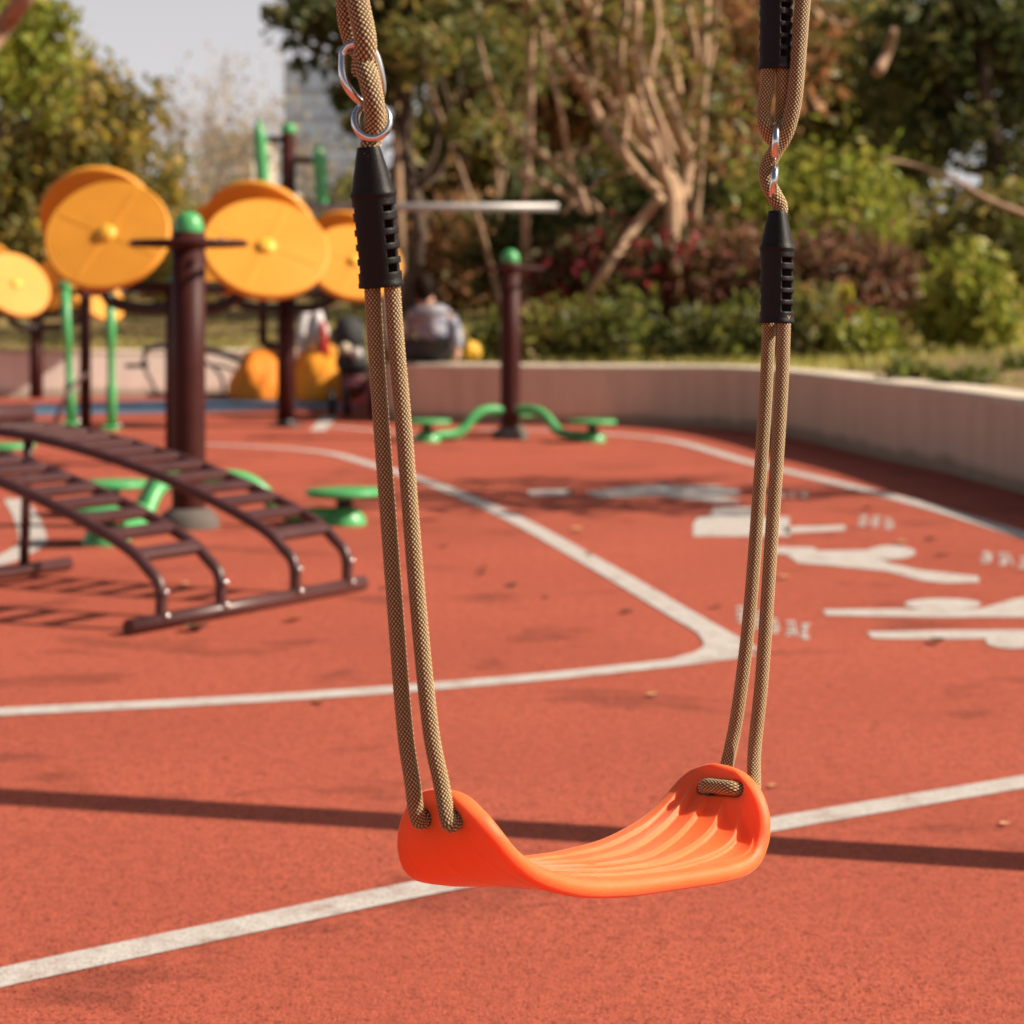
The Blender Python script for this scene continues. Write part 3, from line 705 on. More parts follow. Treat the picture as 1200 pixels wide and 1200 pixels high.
for (ba, bb) in BARS:
    for b_ in (ba, bb):
        mb = MB(); mb.tube(catmull([lp(s, b_, z) for s, z in railp], 6), 0.0165, 14); rl = mb.build('rail', M_ladder, lad)
        for s, z in ((0.0, 0.037), (0.004, 0.098)):
            m2 = MB(); c = lp(s, b_, z) - dS * 0.016; m2.sphere(c + Vector((0.004, -0.006, 0)), 0.0085, 12, 8); m2.build('bolt', M_steel, rl)
    for i in range(20):
        s = 0.085 + 0.098 * i; z = rail_z(s) + 0.006
        sl_ = (rail_z(s + .02) - rail_z(s - .02)) / .04
        Mx = Matrix.Translation(lp(s, (ba + bb) / 2, z)) @ Matrix((( *dB, 0), (*(dS + Vector((0, 0, sl_))).normalized(), 0), (*(dB.cross((dS + Vector((0, 0, sl_))).normalized())), 0), (0, 0, 0, 1))).transposed()
        m2 = MB(); m2.box((0, 0, 0), (bb - ba, 0.042, 0.024), Mx, 0.010); m2.build('rung', M_ladder, lad)
for b_ in (0.684, 0.124, 0.362):
    mb = MB(); mb.tube([lp(1.09, b_, 0.03), lp(1.07, b_, rail_z(1.07))], 0.0155, 12); mb.build('leg', M_ladder, lad)
mb = MB(); mb.tube([lp(1.35, 0.60, 0.494), lp(1.35, 0.955, 0.494)], [0.034, 0.034], 20); mb.build('roller', M_ladder, lad)
for b_ in (0.684, 0.928):
    mb = MB(); mb.tube([lp(1.35, b_, 0.44), lp(1.35, b_, 0.48)], 0.012); mb.build('roller_bracket', M_ladder, lad)

# ------------------------------------------------------------------ waist twisters
def twister(label):
    t = thing('waist_twister', label, 'fitness machine', (0, 0, 0), 'waist twisting stations with green foot plates')
    mb = MB(); mb.lathe([(0.0, 1.135), (0.064, 1.135), (0.0645, 0.6), (0.0645, 0.0)][::-1], None, 28); mb.build('post', M_brown, t)
    mb = MB(); mb.lathe([(0.055, 1.125), (0.057, 1.137), (0.058, 1.150), (0.054, 1.175), (0.043, 1.198), (0.025, 1.212), (0.0, 1.216)], None, 28); mb.build('cap', M_green, t)
    mb = MB(); mb.lathe([(0.118, 0.0), (0.116, 0.03), (0.100, 0.055), (0.070, 0.075), (0.0, 0.076)], None, 28); mb.build('base', M_conc, t)
    ring_ = MB(); ring_.tube([Vector((0.215 * math.cos(a), 0.215 * math.sin(a), 1.095 - .003)) for a in [2 * math.pi * i / 40 for i in range(40)]], 0.0125, 10, closed=True)
    for q in range(3):
        a = R(120 * q + 30); ring_.tube([Vector((0.05 * math.cos(a), 0.05 * math.sin(a), 1.093)), Vector((0.215 * math.cos(a), 0.215 * math.sin(a), 1.093))], 0.012, 10)
    ring_.lathe([(0.066, 1.07), (0.074, 1.075), (0.074, 1.105), (0.066, 1.11)], None, 24)
    hr = ring_.build('handle_ring', M_brown, t)
    mb = MB(); mb.sphere((0.12, -0.10, 1.10), 0.013, 12, 8); mb.build('bolt', M_steel, hr)
    for q in range(3):
        a = R(120 * q); d = Vector((math.cos(a), math.sin(a), 0))
        mb = MB(); mb.tube(catmull([d * 0.05 + Vector((0, 0, 0.185)), d * 0.12 + Vector((0, 0, 0.19)), d * 0.20 + Vector((0, 0, 0.183)), d * 0.27 + Vector((0, 0, 0.145)), d * 0.335 + Vector((0, 0, 0.075)), d * 0.40 + Vector((0, 0, 0.043)), d * 0.48 + Vector((0, 0, 0.038)), d * 0.60 + Vector((0, 0, 0.036))], 6), 0.031, 16); ar = mb.build('arm', M_green, t)
        c = d * 0.60
        mb = MB(); mb.lathe([(0.085, 0.0), (0.085, 0.02), (0.062, 0.05), (0.05, 0.066)], Matrix.Translation(c), 24); mb.build('pivot_foot', M_green, ar)
        mb = MB(); mb.lathe([(0.032, 0.06), (0.032, 0.115)], Matrix.Translation(c), 20); mb.build('spindle', M_black, ar)
        mb = MB(); mb.lathe([(0.0, 0.112), (0.145, 0.112), (0.152, 0.118), (0.152, 0.132), (0.146, 0.138), (0.0, 0.139)], Matrix.Translation(c), 36); mb.build('foot_plate', M_green, t)
    return t
tw = twister('dark brown post with round green cap and green foot plates, behind the ladder bench')
tw.location = (-1.244, 7.88, 0); tw.rotation_euler.z = R(10)
dup(tw, (-0.011, 13.15, 0), R(-31), 'small far waist twister with green cap in front of the curved concrete wall')
dup(tw, (-3.22, 10.6, 0), R(0), 'waist twister at the left edge showing just one green foot plate past the ladder bench')

# ------------------------------------------------------------------ tai chi wheels
def disc(c, n, r, parent, spin=0):
    z = Vector(n).normalized(); x = Vector((0, 0, 1)).cross(z).normalized(); y = z.cross(x)
    M = Matrix(((x.x, y.x, z.x, c[0]), (x.y, y.y, z.y, c[1]), (x.z, y.z, z.z, c[2]), (0, 0, 0, 1)))
    pr = [(0.0, -0.020), (r * 0.6, -0.020), (r * 0.93, -0.030), (r * 0.985, -0.030), (r, -0.022), (r, 0.004), (r * 0.985, 0.012), (r * 0.955, 0.015), (r * 0.93, 0.013)]
    q = 0.93
    while q > 0.26:
        pr += [(r * (q - 0.012), 0.0125), (r * (q - 0.030), 0.0125), (r * (q - 0.042), 0.014), (r * (q - 0.055), 0.014)]; q -= 0.067
    pr += [(r * 0.2, 0.014), (0.0, 0.016)]
    mb = MB(); mb.lathe(pr, M, 56)
    for k_ in range(4):
        a = R(45 + 90 * k_ + spin); e = M.to_3x3()
        d = e @ Vector((math.cos(a), math.sin(a), 0)); s_ = e @ Vector((-math.sin(a), math.cos(a), 0))
        Mr = Matrix(((d.x, s_.x, z.x, c[0]), (d.y, s_.y, z.y, c[1]), (d.z, s_.z, z.z, c[2]), (0, 0, 0, 1)))
        mb.box((r * 0.53, 0, 0.0115), (r * 0.70, r * 0.085, 0.008), Mr, 0.0025)
    w_ = mb.build('wheel', M_disc, parent)
    mb = MB(); mb.lathe([(0.0, 0.04), (0.02, 0.039), (0.045, 0.032), (0.052, 0.017)][::-1], M, 20); mb.build('hub', M_hub, w_)
    return w_
def taichi(label, loc):
    t = thing('push_wheel_station', label, 'fitness machine', loc, 'tai chi push wheel stations with orange wheels')
    b = Vector(loc); r = 0.335
    def q(x, y, z): return b + Vector((x, y, z))
    mb = MB(); mb.tube([q(0, 0, 0), q(0, 0, 0.98)], 0.062, 24); mb.build('post', M_brown, t)
    mb = MB(); mb.lathe([(0.06, 0.975), (0.06, 0.99), (0.045, 1.02), (0.02, 1.034), (0, 1.036)], Matrix.Translation(b), 24); mb.build('cap', M_green, t)
    mb = MB(); mb.lathe([(0.135, 0.0), (0.135, 0.012), (0.07, 0.014), (0.062, 0.05)], Matrix.Translation(b), 24); mb.build('base_flange', M_black, t)
    for sx, yy, xx, zc, n in ((-1, -0.20, -0.335, 1.228, (-0.05, -0.86, 0.50)), (1, -0.20, 0.502, 1.158, (0.20, -0.76, 0.62)),
                              (-1, 0.22, -0.457, 1.325, (-0.06, 0.86, 0.50)), (1, 0.22, 0.42, 1.262, (0.16, 0.80, 0.56))):
        sgn = -1 if yy < 0 else 1
        c = q(xx, yy, zc); n = Vector(n).normalized()
        disc(c, n, r if sgn < 0 else r * 0.97, t, 20)
        mb = MB(); mb.tube(catmull([q(sx * 0.03, yy * .3, 0.84 if sgn < 0 else 0.95), q(sx * 0.22, yy * .6, 0.845 if sgn < 0 else 0.955), q(sx * 0.345, yy * .7, 0.90 if sgn < 0 else 0.99), q(xx * .95, yy * .6, 1.02 if sgn < 0 else 1.1), c - n * 0.02], 6), 0.034, 14); mb.build('arm', M_black, t)
    return t
tA = taichi('nearest pair of large orange push wheels flanking the green capped twister post', (-1.80, 11.0, 0))
dup(tA, (-1.60, 14.5, 0), R(0), 'push wheel station half hidden behind the left black sleeve, its post before the orange cloths')
dup(tA, (-4.40, 18.95, -0.18), R(44), 'smallest push wheel station standing against the cream wall at far left')

# ------------------------------------------------------------------ pendulum walker with green rods
Yw = 14.2
pw = thing('pendulum_walker', 'slim dark post with two hanging green rods below the left orange wheel', 'fitness machine', tuple(G(100, 503)))
mb = MB(); mb.tube([G(100, 503), P(100, 338, Yw)], 0.040, 18); mb.build('post', M_brown, pw)
mb = MB(); mb.tube([P(72, 341, Yw), P(134, 344, Yw)], 0.026, 14); mb.build('crossbar', M_brown, pw)
for xs, lo in (((76, 84), 497), ((129, 131), 502)):
    a, b = P(xs[0], 338, Yw - .08), P(xs[1], lo, Yw - .08)
    mb = MB(); mb.tube([a, a.lerp(b, .4), a.lerp(b, .42), a.lerp(b, .68), a.lerp(b, .70), b], [0.034, 0.034, 0.026, 0.026, 0.036, 0.036], 16); rd = mb.build('rod', M_green, pw)
    mb = MB(); mb.sphere(a + Vector((0, 0, 0.02)), 0.046, 14, 10); mb.build('knob', M_green, rd)
    mb = MB(); mb.box(b + Vector((0, -0.03, 0.0)), (0.10, 0.24, 0.04), None, 0.012); mb.build('pedal', M_green, rd)
    mb = MB(); mb.sphere(b + Vector((0.05, -0.03, 0.02)), 0.02, 10, 8); mb.build('bolt', M_steel, rd)
mb = MB(); mb.tube(catmull([P(102, 438, Yw - .12), P(88, 450, Yw - .2), P(75, 470, Yw - .3), P(64, 497, Yw - .35)], 6), 0.017, 10); mb.build('lever', M_ladder, pw)

# ------------------------------------------------------------------ tall pull-down machine behind the wheels
Yp = 17.2
pd = thing('pulldown_machine', 'tall brown post with green cap and two green lever bars rising above the wheels', 'fitness machine', tuple(G(338, 477.6)))
mb = MB(); mb.tube([P(338, 477.6, Yp), P(338, 155, Yp)], 0.060, 20); mb.build('post', M_brown, pd)
mb = MB(); c = P(338, 156, Yp); mb.lathe([(0.062, 0.0), (0.066, 0.03), (0.058, 0.062), (0.03, 0.082), (0, 0.086)], Matrix.Translation(c), 24); mb.build('cap', M_green, pd)
mb = MB(); mb.tube(catmull([P(338, 166, Yp), P(322, 163, Yp), P(306, 165, Yp)], 4), 0.027, 12); mb.build('crossbar', M_brown, pd)
mb = MB(); mb.tube(catmull([P(338, 192, Yp), P(352, 187, Yp), P(374, 190, Yp)], 4), 0.027, 12); mb.build('crossbar', M_brown, pd)
for px in ([(303, 142), (304, 160), (306, 190), (308, 215), (309, 250), (308, 300)], [(373, 169), (374, 185), (376, 215), (377, 245), (377, 270), (374, 300)]):
    mb = MB(); mb.tube(catmull([P(x, y, Yp - .08) for x, y in px], 5), [0.020, 0.045, 0.05, 0.05, 0.05, 0.048, 0.045], 14) if False else None
    pts = catmull([P(x, y, Yp - .08) for x, y in px], 5); rs = [0.022 + 0.033 * min(1, i / 5) for i in range(len(pts))]
    mb = MB(); mb.tube(pts, rs, 14); mb.build('lever_bar', M_green, pd)
mb = MB(); mb.tube([P(308, 302, Yp), P(308, 404, Yp)], 0.035, 12); mb.tube([P(308, 402, Yp), P(338, 410, Yp)], 0.035, 12); mb.build('strut', M_brown, pd)

# horizontal bar on a post (hidden behind the left ropes)
Yb = 15.6
hb = thing('horizontal_bar', 'pale grey horizontal steel bar crossing behind the left black sleeve', 'exercise bar', (P(452, 360, Yb).x, Yb, 0.42))
mb = MB(); mb.tube([P(352, 243, Yb), P(654, 243, Yb)], 0.033, 16); mb.build('bar', M_galv, hb)
mb = MB(); mb.tube([Vector((P(452, 360, Yb).x, Yb, 0.41)), P(452, 246, Yb)], 0.035, 14); mb.build('post', M_galv, hb)

# ------------------------------------------------------------------ arched bench by the cream wall
Ya = 18.6
ab = thing('arched_bench', 'thin dark arched tube frame with foot bar in front of the cream wall', 'exercise bench', tuple(G(230, 463)))
M_dk = simple('dark_grey_tube', (0.045, 0.035, 0.04), 0.45)
mb = MB(); mb.tube(catmull([P(168, 411, Ya), P(178, 407, Ya), P(200, 405, Ya), P(245, 409, Ya), P(285, 423, Ya), P(325, 444, Ya), P(345, 460, Ya)], 6), 0.026, 12); mb.build('rail', M_dk, ab)
mb = MB(); mb.tube(catmull([P(168, 411, Ya + .3), P(178, 408, Ya + .3), P(200, 407, Ya + .3), P(245, 411, Ya + .3), P(285, 425, Ya + .3), P(325, 446, Ya + .3), P(345, 459, Ya + .3)], 6), 0.022, 12); mb.build('rail', M_dk, ab)
mb = MB(); mb.tube(catmull([P(170, 411, Ya), P(169, 428, Ya), P(177, 446, Ya), P(184, 461, Ya)], 5), 0.017, 10); mb.build('leg', M_dk, ab)
mb = MB(); mb.tube([P(147, 429, Ya), P(172, 428, Ya)], 0.020, 10); mb.sphere(P(169, 427, Ya), 0.04, 12, 8); mb.build('foot_bar', M_black, ab)
mb = MB(); mb.tube(catmull([P(240, 424, Ya), P(252, 432, Ya), P(260, 444, Ya), P(262, 460, Ya)], 5), 0.016, 10); mb.build('leg', M_dk, ab)
mb = MB(); mb.tube(catmull([P(243, 428, Ya), P(262, 430, Ya), P(285, 438, Ya)], 5), 0.014, 10); mb.build('brace', M_dk, ab)
mb = MB(); mb.tube([P(172, 463, Ya), P(345, 463, Ya)], 0.020, 10); mb.build('base_bar', M_dk, ab)

# ------------------------------------------------------------------ orange cloths, jacket, bag, stroller
def lump(name, mat, label, cat, c, d, seed, amp=0.18, parent=None, group=None):
    r = np.random.default_rng(seed); import mathutils
    mb = MB(); mb.sphere((0, 0, 0), 1.0, 40, 26); V = np.array(mb.v)
    for i in range(len(V)):
        p = Vector(V[i]); n1 = mathutils.noise.noise(p * 1.6 + Vector((seed, 0, 0))); n2 = mathutils.noise.noise(p * 4.0 + Vector((0, seed, 0)))
        fold = abs(math.sin(6 * math.atan2(p.y, p.x) + 3 * n1)) * (1 - abs(p.z)) * 0.5
        V[i] = V[i] * (1 + amp * (1.4 * n1 + 0.6 * n2 + fold))
        V[i][2] = max(-0.97 if c[2] > d[2] * .8 else -c[2] / d[2] + .01, V[i][2])
    V = V * np.array(d) + np.array(c)
    o = np_mesh(name, V, mb.f, mat, parent)
    if label: tag(o, label, cat, group)
    return o
M_or = simple('orange_cloth', (0.80, 0.24, 0.012), 0.75, var=0.18, scale=6)
M_yl = simple('amber_cloth', (0.95, 0.33, 0.016), 0.75, var=0.18, scale=6)
M_wh = simple('white_cloth', (0.62, 0.60, 0.60), 0.85, var=0.2, scale=9)
M_rd = simple('red_cloth', (0.45, 0.012, 0.02), 0.8)
M_cl = simple('charcoal_cloth', (0.03, 0.032, 0.036), 0.8)
M_pk = simple('pink_plastic', (0.55, 0.13, 0.15), 0.45)
M_mv = simple('dusky_pink_cloth', (0.24, 0.09, 0.11), 0.8)
Yo = 18.7
c = P(307, 436, Yo); lump('orange_blanket', M_or, 'orange blanket heap left of the thick dark post by the cream wall', 'blanket', (c.x, Yo, 0.10), (0.27, 0.42, 0.37), 5, 0.10)
c = P(378, 433, Yo); lump('orange_coat', M_yl, 'bright orange coat heaped under the white jacket beside the stroller', 'coat', (c.x, Yo, 0.10), (0.33, 0.42, 0.38), 8, 0.10)
c = P(366, 386, Yo); jk = lump('white_jacket', M_wh, 'white jacket draped upright on top of the orange coat', 'jacket', (c.x, Yo, c.z), (0.125, 0.12, 0.19), 12, 0.20)
for dx, r_x in ((-0.075, 0.055), (0.07, 0.05)):
    mb = MB(); mb.tube(catmull([Vector((c.x + dx * .6, Yo - .08, c.z + .15)), Vector((c.x + dx, Yo - .13, c.z + .05)), Vector((c.x + dx * 1.15, Yo - .15, c.z - .10)), Vector((c.x + dx * 1.0, Yo - .14, c.z - .20))], 5), [r_x * .8, r_x * .75], 14); mb.build('sleeve', M_wh, jk)
mb = MB(); p0 = P(378, 418, Yo - .2); mb.lathe([(0.0, 0.32), (0.02, 0.315), (0.035, 0.22), (0.06, 0.08), (0.066, 0.0), (0.0, -0.004)], Matrix.Translation(p0) @ Matrix.Scale(0.7, 4, Vector((0, 1, 0))), 20); rb = tag(mb.build('red_bag', M_rd), 'narrow dark red bag hanging beside the white jacket', 'bag')
st = thing('stroller', 'dark baby stroller with dusky pink base beside the orange coat', 'stroller', tuple(G(410, 487)))
Ys = 15.95
mb = MB()
mb.sphere(P(409, 392, Ys), (0.125, 0.18, 0.15), 20, 12); mb.build('hood', M_cl, st)
mb = MB(); mb.sphere(P(414, 424, Ys), (0.14, 0.2, 0.12), 20, 12); mb.build('seat', M_cl, st)
mb = MB(); mb.sphere(P(417, 450, Ys), (0.11, 0.2, 0.085), 20, 12); mb.build('basket', M_mv, st)
mb = MB(); mb.tube(catmull([P(398, 470, Ys - .2), P(412, 473, Ys - .22), P(428, 468, Ys - .2), P(434, 456, Ys - .18)], 6), 0.024, 12); mb.build('frame', M_pk, st)
mb = MB(); mb.tube(catmull([P(396, 372, Ys + .1), P(398, 420, Ys), P(404, 470, Ys - .15)], 6), 0.014, 10); mb.tube(catmull([P(426, 380, Ys + .1), P(424, 425, Ys), P(430, 470, Ys - .15)], 6), 0.014, 10); mb.build('handle', M_black, st)
for x, y in ((386, 469), (434, 472), (404, 476)):
    c = P(x, y, Ys - .18); c.z = 0.11
    mb = MB(); mb.tube([c + Vector((0.02, 0.085 * math.cos(a), 0.085 * math.sin(a))) for a in [2 * math.pi * i / 28 for i in range(28)]], 0.024, 10, closed=True); wl = mb.build('wheel', M_black, st)
    mb = MB(); mb.lathe([(0, -0.012), (0.06, -0.01), (0.06, 0.01), (0, 0.012)], Matrix.Translation(c + Vector((0.02, 0, 0))) @ Matrix.Rotation(R(90), 4, 'Y'), 20); mb.build('hub', M_mv, wl)
for nm_, x, y, lab in (('soft_ball', 405, 408, 'cream soft ball sitting on the dark stroller seat'), ('soft_toy', 418, 414, 'greyish round plush toy in the stroller beside the cream ball')):
    mb = MB(); c = P(x, y, Ys - .22); mb.sphere(c, 0.048, 18, 12)
    if nm_ == 'soft_toy': mb.sphere(c + Vector((0.03, 0, 0.04)), 0.018, 10, 8); mb.sphere(c + Vector((-0.03, 0, 0.04)), 0.018, 10, 8)
    tag(mb.build(nm_, M_wh if nm_ == 'soft_toy' else simple('cream_felt', (0.75, 0.66, 0.5), 0.8)), lab, 'toy')

# ------------------------------------------------------------------ seated person on the wall
def skin_mesh(name, chains, mat, parent, levels=2, smooth=True):
    """chains: list of lists of (Vector, rx); first vertex of a later chain may name an earlier vertex index"""
    vs = []; es = []; rs = []
    for ch in chains:
        prev = None
        for it in ch:
            if isinstance(it, int): prev = it; continue
            vs.append(tuple(it[0])); rs.append(it[1]); i = len(vs) - 1
            if prev is not None: es.append((prev, i))
            prev = i
    o0 = origin_of(parent); me = bpy.data.meshes.new(name); me.from_pydata([tuple(Vector(v) - o0) for v in vs], es, [])
    o = bpy.data.objects.new(name, me); col.objects.link(o); o.parent = parent
    md = o.modifiers.new('skin', 'SKIN'); md.use_smooth_shade = True
    for i, r_ in enumerate(rs): me.skin_vertices[0].data[i].radius = (r_, r_) if isinstance(r_, float) else r_
    me.skin_vertices[0].data[0].use_root = True
    sb = o.modifiers.new('sub', 'SUBSURF'); sb.levels = levels; sb.render_levels = levels
    dg = bpy.context.evaluated_depsgraph_get(); bpy.context.view_layer.update(); dg.update()
    me2 = bpy.data.meshes.new_from_object(o.evaluated_get(dg)); o.modifiers.clear(); o.data = me2; me2.name = name
    me2.materials.clear(); me2.materials.append(mat)
    for p in me2.polygons: p.use_smooth = True
    return o
Yq = 15.05
hipc = P(508, 414, Yq) + Vector((0, 0.08, 0)); hipc.z = 0.535
pe = thing('person', 'dark haired person in blue and white patterned shirt seated on the wall, back turned', 'person', (hipc.x, hipc.y, 0.43))
def q(x, y, z): return hipc + Vector((x, y, z * 0.74 if z > 0 else z))
M_skin = simple('skin', (0.42, 0.23, 0.16), 0.55, var=0.08)
M_hair = simple('dark_hair', (0.014, 0.008, 0.006), 0.7, spec=0.1)
def shirt_mat():
    m, t, b = new_mat('patterned_shirt'); co = N(t, 'TexCoord')
    v = N(t, 'TexNoise', Scale=24.0, Detail=2.0, Roughness=0.5); t.links.new(co.outputs['Object'], v.inputs['Vector'])
    r = ramp(t, [(0.36, (0.12, 0.14, 0.22)), (0.50, (0.26, 0.28, 0.35)), (0.62, (0.44, 0.43, 0.45))]); t.links.new(v.outputs[0], r.inputs[0]); t.links.new(r.outputs[0], b.inputs['Base Color'])
    b.inputs['Roughness'].default_value = 0.85; return m
# body: pelvis, spine, neck, head, arms with hands, legs with feet (legs swing to the left, away from the court)
body = skin_mesh('body', [
    [(q(0, 0, 0.02), 0.085), (q(-0.0, 0.01, 0.14), 0.100), (q(-0.02, 0.03, 0.28), 0.112), (q(-0.04, 0.05, 0.385), 0.072), (q(-0.058, 0.065, 0.455), 0.044), (q(-0.07, 0.075, 0.515), 0.050), (q(-0.083, 0.085, 0.575), 0.080), (q(-0.09, 0.09, 0.655), 0.066)],
    [3, (q(0.080, 0.03, 0.345), 0.052), (q(0.158, -0.02, 0.20), 0.042), (q(0.172, -0.06, 0.05), 0.037), (q(0.17, -0.075, -0.03), 0.032), (q(0.165, -0.11, -0.085), 0.028)],
    [3, (q(-0.14, 0.08, 0.345), 0.050), (q(-0.19, 0.12, 0.20), 0.041), (q(-0.215, 0.22, 0.09), 0.036), (q(-0.22, 0.32, 0.07), 0.030)],
    [0, (q(-0.08, 0.10, -0.02), 0.092), (q(-0.24, 0.34, -0.02), 0.075), (q(-0.30, 0.44, -0.03), 0.062), (q(-0.31, 0.50, -0.075), 0.05)],
    [0, (q(0.07, 0.12, -0.02), 0.092), (q(0.02, 0.36, -0.02), 0.075), (q(0.0, 0.47, -0.03), 0.062), (q(-0.01, 0.52, -0.075), 0.05)]], M_skin, pe)
shirt = skin_mesh('shirt', [
    [(q(0.01, 0.0, 0.05), 0.142), (q(0.0, 0.01, 0.17), 0.140), (q(-0.02, 0.03, 0.30), 0.136), (q(-0.04, 0.05, 0.385), 0.088), (q(-0.055, 0.062, 0.43), 0.055)],
    [3, (q(0.080, 0.03, 0.345), 0.066), (q(0.158, -0.02, 0.20), 0.055), (q(0.172, -0.06, 0.06), 0.050), (q(0.17, -0.07, 0.0), 0.048)],
    [3, (q(-0.14, 0.08, 0.345), 0.064), (q(-0.19, 0.12, 0.20), 0.053), (q(-0.215, 0.20, 0.11), 0.048)]], shirt_mat(), pe)
trou = skin_mesh('trousers', [
    [(q(0, 0.0, 0.0), 0.150), (q(0.0, 0.0, 0.09), 0.132)],
    [0, (q(-0.09, 0.12, -0.015), 0.112), (q(-0.25, 0.34, -0.015), 0.092), (q(-0.305, 0.45, -0.03), 0.078)],
    [0, (q(0.07, 0.13, -0.015), 0.112), (q(0.015, 0.36, -0.015), 0.092), (q(-0.005, 0.48, -0.03), 0.078)]], M_cl, pe)
mb = MB(); hc = q(-0.086, 0.083, 0.615); mb.sphere(hc + Vector((0.006, -0.012, 0.010)), (0.082, 0.095, 0.098), 24, 16); mb.sphere(hc + Vector((0.008, -0.036, -0.045)), (0.064, 0.052, 0.060), 18, 12); mb.build('hair', M_hair, pe)
mb = MB(); mb.sphere(hc + Vector((0.0, 0.04, -0.01)), (0.07, 0.09, 0.09), 16, 12); mb.sphere(hc + Vector((-0.03, 0.13, -0.015)), (0.014, 0.02, 0.02), 10, 8); mb.build('face', M_skin, pe)
# yellow bag beside the person
c = P(553, 400, Yq + .2); lump('yellow_bag', simple('yellow_plastic_bag', (0.75, 0.42, 0.02), 0.6), 'small crumpled yellow bag on the wall behind the seated person', 'bag', (c.x, c.y, 0.43 + .075), (0.062, 0.06, 0.085), 21, 0.22)

# ------------------------------------------------------------------ buildings far behind
def tower(name, label, x0, x1, ytop, Y, depth, mw, mg, floors, bays, base=1.0):
    a, b = P(x0, ytop, Y), P(x1, ytop, Y); t = thing(name, label, 'building', ((a.x + b.x) / 2, Y + depth / 2, 0))
    w_ = b.x - a.x; h = a.z
    mb = MB(); mb.box(((a.x + b.x) / 2, Y + depth / 2, h / 2), (w_, depth, h)); mb.build('wall', mw, t)
    mb = MB(); mb.box(((a.x + b.x) / 2, Y + depth / 2, h + h * .012), (w_ * 1.02, depth * 1.02, h * .025)); mb.build('roof', mw, t)
    fh = h / floors
    for i in range(floors):
        for j in range(bays):
            mb = MB(); bw = w_ / bays
            mb.box((a.x + bw * (j + .5), Y - 0.01, fh * (i + .5)), (bw * .82, 0.12, fh * .62)); mb.build('window', mg, t)
    return t
M_bg = simple('haze_tinted_cladding', (0.50, 0.57, 0.66), 0.6); M_gl = simple('haze_tinted_glass', (0.46, 0.54, 0.64), 0.35)  # distance haze is mixed into both tower colours as blue grey
M_bw = simple('off_white_cladding', (0.72, 0.66, 0.58), 0.8); M_gw = simple('pale_window', (0.34, 0.33, 0.33), 0.4)
tower('office_tower', 'office tower tinted blue grey for haze above the trees behind the left rope', 333, 428, 78, 170, 14, M_bg, M_gl, 9, 4)
tower('apartment_building', 'pale apartment block between the bare trees', 236, 296, 160, 120, 12, M_bw, M_gw, 6, 4)
tower('low_building', 'low white building behind the left trees above the wheels', 175, 330, 222, 75, 8, M_bw, M_gw, 2, 8)
# hills
rg = np.random.default_rng(5); xs = np.linspace(-260, 260, 90)
hz = 10 + 5 * np.sin(xs * .021 + 1) + 2 * np.sin(xs * .07); V = []; F = []
for i, x in enumerate(xs): V += [(x, 340, -1), (x, 360, hz[i] * .7), (x, 400, hz[i]), (x, 460, -1)]
for i in range(len(xs) - 1):
    for j in range(3): F.append([i * 4 + j, (i + 1) * 4 + j, (i + 1) * 4 + j + 1, i * 4 + j + 1])
np_mesh('hills', V, F, simple('far_hill', (0.20, 0.20, 0.22), 1.0, scale=.05))['kind'] = 'structure'

# ------------------------------------------------------------------ vegetation
def leaf_cloud(r, blobs, n, size, clump=30, spread=0.22, droop=0.0):
    wts = np.array([b[6] if len(b) > 6 else b[3] * b[4] * b[5] for b in blobs], float); wts /= wts.sum()
    C = []
    for b, w_ in zip(blobs, wts):
        kc = max(1, int(n * w_ / clump)); d = r.normal(size=(kc, 3)); d /= np.linalg.norm(d, axis=1)[:, None]
        rad = r.random(kc) ** 0.45 * np.where(r.random(kc) < .14, r.uniform(1.0, 1.38, kc), 1.0)
        cc = np.array(b[:3]) + d * rad[:, None] * np.array(b[3:6])
        sp = spread * np.array(b[3:6]).mean()
        C.append((cc[:, None, :] + r.normal(size=(kc, clump, 3)) * sp * r.uniform(.45, 1.1, size=(kc, 1, 1))).reshape(-1, 3))
    C = np.concatenate(C); m_ = len(C)
    a = r.normal(size=(m_, 3)); a[:, 2] -= droop; a /= np.linalg.norm(a, axis=1)[:, None]
    b = np.cross(a, r.normal(size=(m_, 3))); b /= np.linalg.norm(b, axis=1)[:, None]
    s = size * r.uniform(0.45, 1.7, m_)[:, None]
    n_ = np.cross(a, b) * s * 0.12
    V = np.stack([C - a * s, C + b * s * 0.42 + n_, C + a * s, C - b * s * 0.42 + n_], 1).reshape(-1, 3)
    return V, np.arange(m_ * 4).reshape(-1, 4)
def limb(mb, p0, p1, r0, r1, r, wob=0.08, seg=9):
    p0, p1 = Vector(p0), Vector(p1); L = (p1 - p0).length
    pts = [p0]
    for k_ in (0.33, 0.66): pts.append(p0.lerp(p1, k_) + Vector(r.normal(0, wob * L, 3)))
    pts.append(p1); pts = catmull(pts, 4)
    mb.tube(pts, [r0 + (r1 - r0) * i / (len(pts) - 1) for i in range(len(pts))], seg); return pts
